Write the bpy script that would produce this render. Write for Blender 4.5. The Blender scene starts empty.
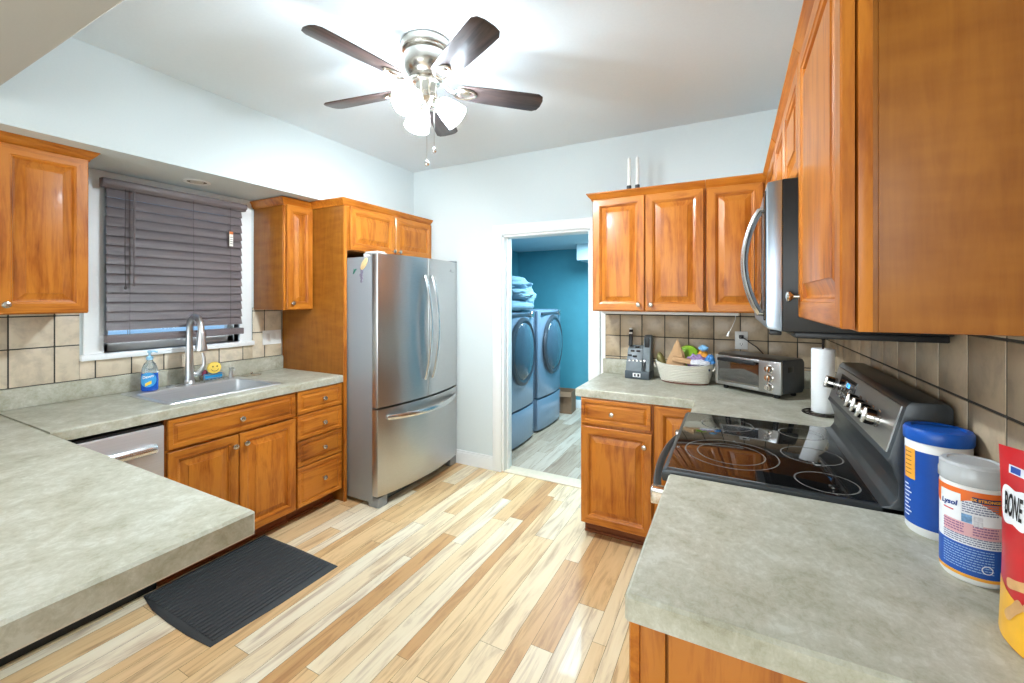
import bpy, bmesh, math, random
from mathutils import Vector, Matrix, noise
random.seed(7)
PI = math.pi
S = bpy.context.scene
C = S.collection

# ------------------------------------------------------------------ camera
FPX = 426.0
YAW = math.atan(221 / 426.0)
cd = bpy.data.cameras.new('camera')
cd.sensor_width = 36.0
cd.lens = FPX / 1024 * 36.0
cd.shift_y = -(341.5 - 299.0) / 1024
cd.clip_start = 0.02
cam = bpy.data.objects.new('camera', cd)
cam.location = (0, 0, 1.465)
cam.rotation_euler = (PI / 2, 0, YAW)
C.objects.link(cam)
S.camera = cam

# ------------------------------------------------------------------ world, lamps, exposure
S.view_settings.view_transform = 'Standard'
S.view_settings.look = 'None'
S.view_settings.gamma = 1.0
S.view_settings.exposure = 0.50
S.view_settings.use_curve_mapping = False
W = bpy.data.worlds.new('dusk')
S.world = W
W.use_nodes = True
W.node_tree.nodes['Background'].inputs[0].default_value = (0.30, 0.55, 0.86, 1)
W.node_tree.nodes['Background'].inputs[1].default_value = 0.9


def area(name, loc, rot, sx, sy, e, col=(1, 1, 1)):
    l = bpy.data.lights.new(name, 'AREA')
    l.shape = 'RECTANGLE'
    l.size, l.size_y, l.energy, l.color = sx, sy, e, col
    o = bpy.data.objects.new(name, l)
    o.location, o.rotation_euler = loc, rot
    C.objects.link(o)
    return o


area('rear_fill_light', (-1.2, -2.9, 1.35), (PI / 2, 0, 0), 3.0, 1.7, 70, (0.88, 0.95, 1))  # unseen area light added behind the camera as soft fill; no window there
area('laundry_ceiling_lamp', (-1.25, 4.3, 2.12), (0, 0, 0), 0.5, 0.9, 52, (0.62, 0.87, 1.0))
BULB_E, BULB_COL = 3900.0, (0.84, 0.94, 1.0, 1)


# ------------------------------------------------------------------ materials
def lin(r, g, b):
    f = lambda c: (c / 255 / 12.92) if c / 255 <= 0.04045 else ((c / 255 + 0.055) / 1.055) ** 2.4
    return (f(r), f(g), f(b), 1)


class NT:
    def __init__(self, name):
        self.m = bpy.data.materials.new(name)
        self.m.use_nodes = True
        self.t = self.m.node_tree
        self.b = self.t.nodes['Principled BSDF']

    def n(self, typ, **kw):
        nd = self.t.nodes.new(typ)
        for k, v in kw.items():
            if k.startswith('i_'):
                key = k[2:].replace('_', ' ')
                nd.inputs[int(key) if key.isdigit() else key].default_value = v
            else:
                setattr(nd, k, v)
        return nd

    def l(self, a, b):
        self.t.links.new(a, b)

    def ramp(self, fac, stops):
        r = self.n('ShaderNodeValToRGB')
        e = r.color_ramp.elements
        e[0].position, e[0].color = stops[0]
        e[1].position, e[1].color = stops[-1]
        for p, c in stops[1:-1]:
            x = e.new(p)
            x.color = c
        self.l(fac, r.inputs[0])
        return r.outputs[0]

    def bump(self, h, s, d=0.002):
        b = self.n('ShaderNodeBump', i_Strength=s, i_Distance=d)
        self.l(h, b.inputs['Height'])
        self.l(b.outputs[0], self.b.inputs['Normal'])

    def coords(self, scale, rnd=None, rot=(0, 0, 0)):
        tc = self.n('ShaderNodeTexCoord')
        out = tc.outputs['Object']
        if rnd is not None:
            a = self.n('ShaderNodeVectorMath', operation='MULTIPLY_ADD')
            self.l(rnd, a.inputs[0])
            a.inputs[1].default_value = (17.3, 9.1, 23.7)
            self.l(out, a.inputs[2])
            out = a.outputs[0]
        mp = self.n('ShaderNodeMapping')
        mp.inputs['Scale'].default_value = scale
        mp.inputs['Rotation'].default_value = rot
        self.l(out, mp.inputs[0])
        return mp.outputs[0]

    def noise(self, vec, scale=5, detail=4, rough=0.55, dist=0.0):
        k = self.n('ShaderNodeTexNoise', i_Scale=scale, i_Detail=detail, i_Roughness=rough, i_Distortion=dist)
        self.l(vec, k.inputs['Vector'])
        return k.outputs[0]


def plain(name, col, rough=0.5, metal=0.0, spec=0.5, coat=0.0, var=0.05, nscale=30, bump=0.0, emit=0, trans=0, alpha=1, ior=1.45):
    t = NT(name)
    v = t.coords((1, 1, 1))
    f = t.noise(v, nscale, 3)
    d = tuple(max(0, c * (1 - var)) for c in col[:3]) + (1,)
    u = tuple(min(1, c * (1 + var)) for c in col[:3]) + (1,)
    t.l(t.ramp(f, [(0.3, d), (0.7, u)]), t.b.inputs['Base Color'])
    t.b.inputs['Roughness'].default_value = rough
    t.b.inputs['Metallic'].default_value = metal
    t.b.inputs['Specular IOR Level'].default_value = spec
    t.b.inputs['Coat Weight'].default_value = coat
    t.b.inputs['IOR'].default_value = ior
    if trans:
        t.b.inputs['Transmission Weight'].default_value = trans
    if emit:
        t.b.inputs['Emission Color'].default_value = col
        t.b.inputs['Emission Strength'].default_value = emit
    if bump:
        t.bump(f, bump)
    return t.m


def wood(name, axis='z', base=((132, 68, 15), (168, 93, 24), (194, 118, 38)), fig=0.5, rough=0.36, coat=0.10, fsc=(2.2, 2.2, 2.2), ga=1.0):
    t = NT(name)
    oi = t.n('ShaderNodeObjectInfo')
    sc = {'z': (9, 9, 0.9), 'x': (0.9, 9, 9), 'y': (9, 0.9, 9)}[axis]
    v = t.coords(sc, oi.outputs['Random'])
    a = t.noise(v, 2.2, 6, 0.6, 1.2)
    v2 = t.coords(tuple(s * 6 for s in sc), oi.outputs['Random'])
    b = t.noise(v2, 3, 3, 0.6)
    v3 = t.coords(fsc, oi.outputs['Random'])
    c = t.noise(v3, 2.0, 3, 0.5)
    m = t.n('ShaderNodeMath', operation='MULTIPLY_ADD', i_1=0.25)
    t.l(b, m.inputs[0])
    t.l(a, m.inputs[2])
    m0 = t.n('ShaderNodeMapRange', i_3=.5 - .5 * ga + .06 * (1 - ga), i_4=.5 + .5 * ga + .06 * (1 - ga))
    t.l(m.outputs[0], m0.inputs[0])
    m = m0
    m2 = t.n('ShaderNodeMath', operation='MULTIPLY_ADD', i_1=fig)
    t.l(c, m2.inputs[0])
    t.l(m.outputs[0], m2.inputs[2])
    lo = 0.36 + 0.125 + 0.5 * fig - 0.12
    col = t.ramp(m2.outputs[0], [(lo, lin(*base[0])), (lo + 0.14, lin(*base[1])), (min(1, lo + 0.33), lin(*base[2]))])
    h = t.n('ShaderNodeHueSaturation')
    mr = t.n('ShaderNodeMapRange', i_3=0.88, i_4=1.10)
    t.l(oi.outputs['Random'], mr.inputs[0])
    t.l(mr.outputs[0], h.inputs['Value'])
    t.l(col, h.inputs['Color'])
    t.l(h.outputs[0], t.b.inputs['Base Color'])
    t.b.inputs['Roughness'].default_value = rough
    t.b.inputs['Specular IOR Level'].default_value = 0.32
    t.b.inputs['Coat Weight'].default_value = coat
    t.b.inputs['Coat Roughness'].default_value = 0.12
    t.bump(b, 0.05, 0.001)
    return t.m


WV = wood('cherry_wood_vertical', 'z')
WH = wood('cherry_wood_horizontal', 'x')
WP = wood('cherry_veneer_figured', 'z', ((120, 66, 14), (138, 80, 19), (156, 96, 29)), 0.5, 0.42, 0.05, fsc=(2.6, 2.6, 11), ga=0.5)
WD = wood('cherry_toe_kick', 'x', ((96, 46, 20), (118, 60, 28), (135, 74, 36)), 0.4, 0.5, 0.0)
DARKGAP = plain('shadow_gap_wood', lin(60, 30, 14), 0.8)


def m_counter():
    t = NT('grey_green_laminate')
    v = t.coords((1, 1, 1))
    a = t.noise(v, 9, 8, 0.7, 0.4)
    v2 = t.coords((1.25, 0.9, 1), rot=(0, 0, 0.5))
    b = t.noise(v2, 48, 7, 0.75, 0.5)
    m = t.n('ShaderNodeMath', operation='MULTIPLY_ADD', i_1=0.7)
    t.l(b, m.inputs[0])
    t.l(a, m.inputs[2])
    t.l(t.ramp(m.outputs[0], [(0.58, lin(146, 142, 121)), (0.76, lin(170, 167, 148)), (0.92, lin(185, 183, 167)), (1.0, lin(196, 195, 182))]), t.b.inputs['Base Color'])
    t.b.inputs['Roughness'].default_value = 0.42
    t.b.inputs['Specular IOR Level'].default_value = 0.4
    t.bump(b, 0.04, 0.001)
    return t.m


COUNTER = m_counter()


def m_islands(name, stops, grain=None, rough=0.4, nsc=14, amt=0.25, bump=0.1, coat=0.0):
    t = NT(name)
    g = t.n('ShaderNodeNewGeometry')
    r = g.outputs['Random Per Island']
    col = t.ramp(r, stops)
    v = t.coords(grain or (1, 1, 1), r)
    a = t.noise(v, nsc, 6, 0.62, 1.5 if grain else 0.3)
    mx = t.n('ShaderNodeMix', data_type='RGBA', blend_type='MULTIPLY', i_0=amt)
    rr = t.ramp(a, [(0.33, lin(150, 100, 60) if grain else lin(150, 140, 130)), (0.52, (0.9, 0.85, 0.78, 1)), (0.7, (1, 1, 1, 1))])
    t.l(col, mx.inputs[6])
    t.l(rr, mx.inputs[7])
    t.l(mx.outputs[2], t.b.inputs['Base Color'])
    t.b.inputs['Roughness'].default_value = rough
    t.b.inputs['Coat Weight'].default_value = coat
    if bump:
        t.bump(a, bump, 0.001)
    return t.m


FLOOR = m_islands('hickory_floor_boards', [(0.0, lin(210, 162, 110)), (0.14, lin(226, 186, 134)), (0.45, lin(238, 206, 158)), (0.7, lin(243, 222, 184)), (1.0, lin(247, 236, 212))],
                  (6, 0.55, 1), 0.38, 3.2, 0.52, 0.03, 0.1)
LFLOOR = m_islands('weathered_laundry_boards', [(0.0, lin(168, 150, 130)), (0.5, lin(188, 172, 154)), (1.0, lin(205, 194, 180))], (6, 0.55, 1), 0.4, 3.2, 0.5, 0.03)
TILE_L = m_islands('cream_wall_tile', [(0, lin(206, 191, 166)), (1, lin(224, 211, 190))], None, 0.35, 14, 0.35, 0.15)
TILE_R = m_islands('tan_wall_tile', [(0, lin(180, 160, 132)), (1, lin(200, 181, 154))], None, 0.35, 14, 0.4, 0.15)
GROUT = plain('dark_grey_grout', lin(70, 68, 62), 0.9)
WALL = plain('pale_grey_green_paint', lin(212, 220, 220), 0.7, var=0.01, bump=0.02, nscale=120)
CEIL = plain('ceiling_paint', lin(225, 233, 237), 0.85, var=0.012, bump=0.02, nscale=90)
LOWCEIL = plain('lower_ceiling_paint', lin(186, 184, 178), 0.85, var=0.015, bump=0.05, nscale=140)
WHITE = plain('white_trim_paint', lin(238, 240, 240), 0.4, var=0.01)
TEAL = plain('teal_paint', lin(74, 148, 166), 0.7, var=0.04, nscale=8)
BLUECEIL = plain('laundry_ceiling_paint', lin(176, 204, 214), 0.8, var=0.02)


def m_steel(name, base, rough, axis='z', aniso=0.0, br=0.10):
    t = NT(name)
    sc = {'z': (300, 300, 2), 'x': (2, 300, 300), 'y': (300, 2, 300)}[axis]
    a = t.noise(t.coords(sc), 1, 3, 0.6)
    d = tuple(c * 0.92 for c in base[:3]) + (1,)
    t.l(t.ramp(a, [(0.3, d), (0.7, base)]), t.b.inputs['Base Color'])
    t.b.inputs['Metallic'].default_value = 1.0
    mr = t.n('ShaderNodeMapRange', i_3=rough - br / 2, i_4=rough + br / 2)
    t.l(a, mr.inputs[0])
    t.l(mr.outputs[0], t.b.inputs['Roughness'])
    return t.m


STEEL = m_steel('brushed_stainless', lin(196, 196, 196), 0.30, 'x')
STEELV = m_steel('brushed_stainless_handle', lin(214, 214, 214), 0.24, 'z')
SINKST = m_steel('satin_sink_steel', lin(222, 224, 226), 0.42, 'y')
FAUCET = m_steel('satin_faucet_steel', lin(206, 208, 210), 0.33, 'z')
DWST = m_steel('dishwasher_steel', lin(224, 224, 226), 0.44, 'x')
NICKEL = m_steel('brushed_nickel', lin(200, 194, 184), 0.25, 'z')
CHROME = m_steel('bright_nickel', lin(214, 210, 205), 0.14, 'z', br=0.04)
GREYSIDE = plain('grey_painted_steel', lin(150, 154, 158), 0.42, 0.35, var=0.03, nscale=400)
BLACKPL = plain('black_plastic', lin(26, 27, 29), 0.38, var=0.1)
DARKGREY = plain('charcoal_enamel', lin(58, 62, 64), 0.3, 0.2, var=0.06)
BLACKGL = plain('black_ceramic_glass', lin(14, 14, 15), 0.06, spec=0.6, coat=0.5, var=0.05)
RING = plain('burner_ring_print', lin(118, 116, 112), 0.25)
RUBBER = plain('black_ribbed_rubber', lin(60, 62, 64), 0.65, var=0.15, nscale=200, bump=0.1)
BLADE = wood('walnut_fan_blade', 'x', ((44, 36, 36), (60, 50, 50), (82, 68, 64)), 0.3, 0.34, 0.1)
BLIND = wood('dark_espresso_blind', 'x', ((92, 84, 86), (104, 96, 98), (116, 107, 108)), 0.2, 0.42, 0.05)
CORD = plain('dark_blind_cord', lin(62, 56, 55), 0.8)
PAPERW = plain('white_paper_towel', lin(240, 241, 242), 0.9, var=0.02, bump=0.2, nscale=160)
WHITEPL = plain('white_plastic', lin(236, 236, 234), 0.35, var=0.01)


def m_glass(name, col=(1, 1, 1, 1), mix=0.9):
    t = NT(name)
    tr = t.n('ShaderNodeBsdfTransparent')
    tr.inputs[0].default_value = col
    gl = t.n('ShaderNodeBsdfGlossy')
    gl.inputs['Roughness'].default_value = 0.03
    mx = t.n('ShaderNodeMixShader', i_0=1 - mix)
    t.l(tr.outputs[0], mx.inputs[1])
    t.l(gl.outputs[0], mx.inputs[2])
    t.l(mx.outputs[0], t.t.nodes['Material Output'].inputs[0])
    return t.m


PANE = m_glass('window_pane_glass')
OVENGL = m_glass('toaster_door_glass', (0.78, 0.78, 0.78, 1), 0.85)


def m_shade():
    t = NT('frosted_lamp_glass')
    tr = t.n('ShaderNodeBsdfTransparent')
    tr.inputs[0].default_value = (0.95, 0.97, 1, 1)
    df = t.n('ShaderNodeBsdfTranslucent')
    df.inputs[0].default_value = (0.62, 0.65, 0.65, 1)
    em = t.n('ShaderNodeEmission', i_1=0.2)
    em.inputs[0].default_value = (0.93, 0.99, 0.98, 1)
    mx = t.n('ShaderNodeMixShader', i_0=0.68)
    t.l(tr.outputs[0], mx.inputs[1])
    t.l(df.outputs[0], mx.inputs[2])
    ad = t.n('ShaderNodeAddShader')
    t.l(mx.outputs[0], ad.inputs[0])
    t.l(em.outputs[0], ad.inputs[1])
    t.l(ad.outputs[0], t.t.nodes['Material Output'].inputs[0])
    return t.m


SHADE = m_shade()
BULB = plain('lit_bulb', BULB_COL, 0.4, emit=BULB_E, var=0)


# ------------------------------------------------------------------ mesh builder
class MB:
    def __init__(self):
        self.bm = bmesh.new()

    def _merge(self, b, mi=0):
        me = bpy.data.meshes.new('tmp')
        if mi is not None:
            for f in b.faces:
                f.material_index = mi
        b.to_mesh(me)
        b.free()
        self.bm.from_mesh(me)
        bpy.data.meshes.remove(me)
        return self

    def box(self, x0, x1, y0, y1, z0, z1, bev=0.0, mi=0, seg=2, mat=None):
        b = bmesh.new()
        bmesh.ops.create_cube(b, size=1)
        for v in b.verts:
            v.co = Vector(((x0 + x1) / 2 + v.co.x * (x1 - x0), (y0 + y1) / 2 + v.co.y * (y1 - y0), (z0 + z1) / 2 + v.co.z * (z1 - z0)))
        if bev > 0:
            bmesh.ops.bevel(b, geom=b.edges[:], offset=bev, segments=seg, affect='EDGES', profile=0.5)
        if mat is not None:
            b.transform(mat)
        return self._merge(b, mi)

    def lathe(self, prof, mat=None, seg=28, mi=0, sx=1.0, sy=1.0, cap=True):
        b = bmesh.new()
        rings = []
        for r, z in prof:
            if r < 1e-6:
                rings.append([b.verts.new((0, 0, z))])
            else:
                rings.append([b.verts.new((r * sx * math.cos(2 * PI * k / seg), r * sy * math.sin(2 * PI * k / seg), z)) for k in range(seg)])
        for p, q in zip(rings, rings[1:]):
            if len(p) == 1 and len(q) == 1:
                continue
            for k in range(seg):
                k2 = (k + 1) % seg
                if len(p) == 1:
                    b.faces.new((p[0], q[k2], q[k]))
                elif len(q) == 1:
                    b.faces.new((p[k], p[k2], q[0]))
                else:
                    b.faces.new((p[k], p[k2], q[k2], q[k]))
        if cap:
            for rg, fl in ((rings[0], 1), (rings[-1], 0)):
                if len(rg) > 1:
                    b.faces.new(rg[::-1] if fl else rg)
        if mat is not None:
            b.transform(mat)
        bmesh.ops.recalc_face_normals(b, faces=b.faces[:])
        return self._merge(b, mi)

    def tube(self, pts, r, seg=10, mi=0, closed=False, flat=None):
        """tube along pts; r a number or list; flat=(sx,sy) squashes the section"""
        pts = [Vector(p) for p in pts]
        n = len(pts)
        b = bmesh.new()
        rings = []
        up = None
        for i, p in enumerate(pts):
            if closed:
                d = pts[(i + 1) % n] - pts[i - 1]
            else:
                d = (pts[min(i + 1, n - 1)] - pts[max(i - 1, 0)])
            d.normalize()
            if up is None:
                up = Vector((0, 0, 1)) if abs(d.z) < 0.9 else Vector((0, 1, 0))
            a = d.cross(up)
            if a.length < 1e-5:
                a = d.cross(Vector((1, 0, 0)))
            a.normalize()
            c = a.cross(d).normalized()
            up = c
            rr = r[i] if isinstance(r, (list, tuple)) else r
            fx, fy = flat or (1, 1)
            rings.append([b.verts.new(p + a * (rr * fx * math.cos(2 * PI * k / seg)) + c * (rr * fy * math.sin(2 * PI * k / seg))) for k in range(seg)])
        pr = list(zip(rings, rings[1:])) + ([(rings[-1], rings[0])] if closed else [])
        for p, q in pr:
            for k in range(seg):
                b.faces.new((p[k], p[(k + 1) % seg], q[(k + 1) % seg], q[k]))
        if not closed:
            b.faces.new(rings[0][::-1])
            b.faces.new(rings[-1])
        bmesh.ops.recalc_face_normals(b, faces=b.faces[:])
        return self._merge(b, mi)

    def prism(self, poly, axis, a0, a1, bev=0.0, mi=0, mat=None):
        """poly: list of 2D points. axis x: (y,z); y: (x,z); z: (x,y)"""
        b = bmesh.new()
        f = {'x': lambda p, a: (a, p[0], p[1]), 'y': lambda p, a: (p[0], a, p[1]), 'z': lambda p, a: (p[0], p[1], a)}[axis]
        A = [b.verts.new(f(p, a0)) for p in poly]
        B = [b.verts.new(f(p, a1)) for p in poly]
        b.faces.new(A)
        b.faces.new(B[::-1])
        n = len(poly)
        for k in range(n):
            b.faces.new((A[k], B[k], B[(k + 1) % n], A[(k + 1) % n]))
        bmesh.ops.recalc_face_normals(b, faces=b.faces[:])
        if bev:
            bmesh.ops.bevel(b, geom=b.edges[:], offset=bev, segments=2, affect='EDGES', profile=0.5)
        if mat is not None:
            b.transform(mat)
        return self._merge(b, mi)

    def loft(self, loops, cap0=True, cap1=True, mi=0, mis=None, closed=True):
        b = bmesh.new()
        L = [[b.verts.new(p) for p in lp] for lp in loops]
        n = len(L[0])
        for i, (p, q) in enumerate(zip(L, L[1:])):
            for k in range(n if closed else n - 1):
                fc = b.faces.new((p[k], p[(k + 1) % n], q[(k + 1) % n], q[k]))
                fc.material_index = mis(i, k) if mis else 0
        if cap0:
            b.faces.new(L[0][::-1])
        if cap1:
            b.faces.new(L[-1])
        bmesh.ops.recalc_face_normals(b, faces=b.faces[:])
        return self._merge(b, None if mis else mi)

    def blob(self, c, s, amp=0.15, freq=6, sub=3, mi=0, seed=0, mat=None):
        b = bmesh.new()
        bmesh.ops.create_icosphere(b, subdivisions=sub, radius=1)
        for v in b.verts:
            d = noise.noise(v.co * freq * 0.3 + Vector((seed, seed * 2.1, 0))) + 0.5 * noise.noise(v.co * freq * 0.8 + Vector((0, seed, 5)))
            v.co = v.co * (1 + amp * d)
            v.co = Vector((c[0] + v.co.x * s[0], c[1] + v.co.y * s[1], c[2] + v.co.z * s[2]))
        if mat is not None:
            b.transform(mat)
        return self._merge(b, mi)

    def cells(self, rects, holes, z0, z1, bev=0.006, keep=()):
        """slab over the union of rects minus holes, free top edges chamfered (edges on lines in keep stay square)"""
        xs = sorted({v for r in rects + holes for v in r[:2]})
        ys = sorted({v for r in rects + holes for v in r[2:]})
        ins = lambda x, y, R: any(r[0] < x < r[1] and r[2] < y < r[3] for r in R)
        full = {(i, j) for i in range(len(xs) - 1) for j in range(len(ys) - 1)
                if ins((xs[i] + xs[i + 1]) / 2, (ys[j] + ys[j + 1]) / 2, rects) and not ins((xs[i] + xs[i + 1]) / 2, (ys[j] + ys[j + 1]) / 2, holes)}
        b = bmesh.new()
        vs = {}
        g = lambda i, j, k: vs.setdefault((i, j, k), b.verts.new((xs[i], ys[j], (z0, z1)[k])))
        def g(i, j, k):
            if (i, j, k) not in vs:
                vs[(i, j, k)] = b.verts.new((xs[i], ys[j], (z0, z1)[k]))
            return vs[(i, j, k)]
        for i, j in full:
            b.faces.new((g(i, j, 1), g(i + 1, j, 1), g(i + 1, j + 1, 1), g(i, j + 1, 1)))
            b.faces.new((g(i, j, 0), g(i, j + 1, 0), g(i + 1, j + 1, 0), g(i + 1, j, 0)))
            for di, dj, p, q in ((-1, 0, (i, j), (i, j + 1)), (1, 0, (i + 1, j + 1), (i + 1, j)), (0, -1, (i + 1, j), (i, j)), (0, 1, (i, j + 1), (i + 1, j + 1))):
                if (i + di, j + dj) not in full:
                    b.faces.new((g(*p, 0), g(*p, 1), g(*q, 1), g(*q, 0)))
        bmesh.ops.recalc_face_normals(b, faces=b.faces[:])
        ed = []
        for e in b.edges:
            if len(e.link_faces) == 2:
                n1, n2 = e.link_faces[0].normal, e.link_faces[1].normal
                top = abs(e.verts[0].co.z - z1) < 1e-6 and abs(e.verts[1].co.z - z1) < 1e-6
                vert = abs(e.verts[0].co.z - e.verts[1].co.z) > 1e-6
                if n1.dot(n2) < 0.5 and (top or vert):
                    ok = True
                    for ax, val in keep:
                        if all(abs(v.co[ax] - val) < 1e-6 for v in e.verts):
                            ok = False
                    if ok:
                        ed.append(e)
        if bev and ed:
            bmesh.ops.bevel(b, geom=ed, offset=bev, segments=1, affect='EDGES')
        return self._merge(b)

    def obj(self, name, mats, parent=None, loc=None, rot=None, smooth=35, label=None, kind=None):
        me = bpy.data.meshes.new(name)
        self.bm.to_mesh(me)
        self.bm.free()
        for m in (mats if isinstance(mats, (list, tuple)) else [mats]):
            me.materials.append(m)
        if smooth:
            for p in me.polygons:
                p.use_smooth = True
            me.set_sharp_from_angle(angle=math.radians(smooth))
        o = bpy.data.objects.new(name, me)
        C.objects.link(o)
        if parent is not None:
            o.parent = parent
        if loc is not None:
            o.location = loc
        if rot is not None:
            o.rotation_euler = rot
        if label:
            o['label'] = label
        if kind:
            o['kind'] = kind
        return o


def thing(name, label, cat, loc=(0, 0, 0), rz=0.0, group=None):
    o = bpy.data.objects.new(name, None)
    o.empty_display_size = 0.1
    C.objects.link(o)
    o.location = loc
    o.rotation_euler = (0, 0, rz)
    o['label'], o['category'] = label, cat
    if group:
        o['group'] = group
    return o


def tag(o, label, cat, group=None):
    o['label'], o['category'] = label, cat
    if group:
        o['group'] = group
    return o


def struct(name, mb, m, **kw):
    return mb.obj(name, m, kind='structure', **kw)


def T(*v):
    return Matrix.Translation(Vector(v))


def Rx(a):
    return Matrix.Rotation(a, 4, 'X')


def Ry(a):
    return Matrix.Rotation(a, 4, 'Y')


def Rz(a):
    return Matrix.Rotation(a, 4, 'Z')


def aim(d):
    return Vector(d).to_track_quat('Z', 'Y').to_matrix().to_4x4()


def text_obj(name, s, size, fn, mat, parent, bold=0.0, sx=1.0, label=None, shear=0.0):
    """lettering whose flat outline (u right, v up, centred) is mapped through fn(u, v)"""
    cu = bpy.data.curves.new('tx', 'FONT')
    cu.body, cu.size, cu.align_x, cu.align_y = s, size, 'CENTER', 'CENTER'
    cu.offset = bold
    cu.shear = shear
    cu.resolution_u = 3
    ob = bpy.data.objects.new('tx', cu)
    C.objects.link(ob)
    dg = bpy.context.evaluated_depsgraph_get()
    me = bpy.data.meshes.new_from_object(ob.evaluated_get(dg))
    bpy.data.objects.remove(ob)
    for v in me.vertices:
        v.co = fn(v.co.x * sx, v.co.y)
    me.name = name
    me.materials.clear()
    me.materials.append(mat)
    o = bpy.data.objects.new(name, me)
    C.objects.link(o)
    o.parent = parent
    if label:
        o['label'] = label
    return o


# ------------------------------------------------------------------ the setting
XL, XR, YB = -3.20, 0.50, 3.17
ZC, ZL = 2.67, 2.285
DX0, DX1, DZ = -1.738, -0.966, 2.005     # doorway opening


def planks(x0, x1, y0, y1, widths, z):
    mb = MB()
    b = mb.bm
    x = x0
    while x < x1 - 1e-4:
        w = min(random.choice(widths), x1 - x)
        y = y0 - random.random() * 1.0
        while y < y1:
            L = random.uniform(0.6, 1.7)
            a0, a1 = max(y, y0), min(y + L, y1)
            if a1 - a0 > 0.01:
                g = 0.0007
                b.faces.new([b.verts.new(p) for p in ((x + g, a0 + g, z), (x + w - g, a0 + g, z), (x + w - g, a1 - g, z), (x + g, a1 - g, z))])
            y += L
        x += w
    return mb


struct('floor', planks(XL, XR, -3.0, YB, (0.06, 0.08, 0.10, 0.125), 0.0), FLOOR, smooth=0)
struct('floor_base', MB().box(XL - .1, XR + .1, -3.1, 5.7, -0.12, -0.002), plain('dark_board_gaps', lin(110, 78, 48), 0.8))
struct('floor_laundry', planks(-2.75, 0.3, YB + 0.13, 5.5, (0.09, 0.12), 0.0), LFLOOR, smooth=0)
struct('trim_1', MB().box(DX0, DX1, YB - 0.005, YB + 0.14, -0.001, 0.008, 0.003), plain('pale_threshold_strip', lin(222, 204, 178), 0.4))

# side walls, with the window opening in the left one
WY0, WY1, WZ0, WZ1 = 1.085, 1.838, 1.155, 2.13
mb = MB()
mb.box(XL - .12, XL, -3, WY0, 0, ZC).box(XL - .12, XL, WY1, YB, 0, ZC)
mb.box(XL - .12, XL, WY0, WY1, 0, WZ0).box(XL - .12, XL, WY0, WY1, WZ1, ZC)
struct('wall_left', mb, WALL, smooth=0)
struct('wall_right', MB().box(XR, XR + .12, -3, YB + .12, 0, ZC), WALL, smooth=0)
mb = MB()
mb.box(XL - .12, DX0, YB, YB + .12, 0, ZC).box(DX1, XR, YB, YB + .12, 0, ZC).box(DX0, DX1, YB, YB + .12, DZ, ZC)
struct('wall_back', mb, WALL, smooth=0)
struct('wall_rear', MB().box(XL - .12, XR + .12, -3.12, -3, 0, ZC), WALL, smooth=0)
struct('ceiling', MB().box(XL - .12, XR + .12, 0.55, YB + .12, ZC, ZC + .1), CEIL, smooth=0)
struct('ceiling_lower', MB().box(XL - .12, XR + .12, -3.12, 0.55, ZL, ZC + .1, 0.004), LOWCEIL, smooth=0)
struct('soffit', MB().box(XL, -2.70, 0.55, YB, 2.195, ZC), WALL, smooth=0)
struct('soffit_lower', MB().box(XL, -2.70, -0.4, 0.55, 2.195, ZL), WALL, smooth=0)
struct('wall_peninsula', MB().box(-3.2, -1.35, -0.25, 0.10, 0, 0.85), WALL, smooth=0)

# laundry room beyond the doorway
struct('wall_laundry_back', MB().box(-2.9, 0.4, 5.5, 5.6, 0, 2.3), TEAL, smooth=0)
struct('wall_laundry_left', MB().box(-2.87, -2.75, YB + .12, 5.5, 0, 2.3), TEAL, smooth=0)
struct('wall_laundry_right', MB().box(0.3, 0.42, YB + .12, 5.5, 0, 2.3), TEAL, smooth=0)
struct('ceiling_laundry', MB().box(-2.9, 0.42, YB + .12, 5.6, 2.14, 2.24), BLUECEIL, smooth=0)
struct('soffit_laundry', MB().box(-1.70, 0.3, 5.0, 5.5, 1.94, 2.14), BLUECEIL, smooth=0)
struct('baseboard_laundry', MB().box(-2.75, 0.3, 5.48, 5.5, 0, 0.11, 0.004), WHITE)

# baseboards and the door casing
struct('baseboard_back', MB().box(-2.25, -1.80, YB - .016, YB, 0, 0.10).box(-2.25, -1.80, YB - .010, YB, 0.10, 0.118), WHITE, smooth=0)
mb = MB()
cw = 0.085
mb.box(DX0 - cw, DX0, YB - .02, YB, 0, DZ + cw, 0.004).box(DX1, DX1 + cw * .9, YB - .02, YB, 0, DZ + cw, 0.004)
mb.box(DX0, DX1, YB - .0195, YB, DZ, DZ + cw, 0.004)
mb.box(DX1 + cw * .9 + .006, DX1 + cw * .9 + 0.04, YB - .012, YB, 0, DZ - .1, 0.003)
struct('trim_3', mb, WHITE)
mb = MB()
mb.box(DX0 - .002, DX0 + .018, YB - .003, YB + .14, 0, DZ, 0.002).box(DX1 - .018, DX1 + .002, YB - .003, YB + .14, 0, DZ, 0.002)
mb.box(DX0, DX1, YB - .003, YB + .14, DZ - .018, DZ + .002, 0.002)
mb.box(DX0 + .018, DX0 + .03, YB + .05, YB + .09, 0, DZ - .018, 0.002)
struct('door_1', mb, WHITE)

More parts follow.
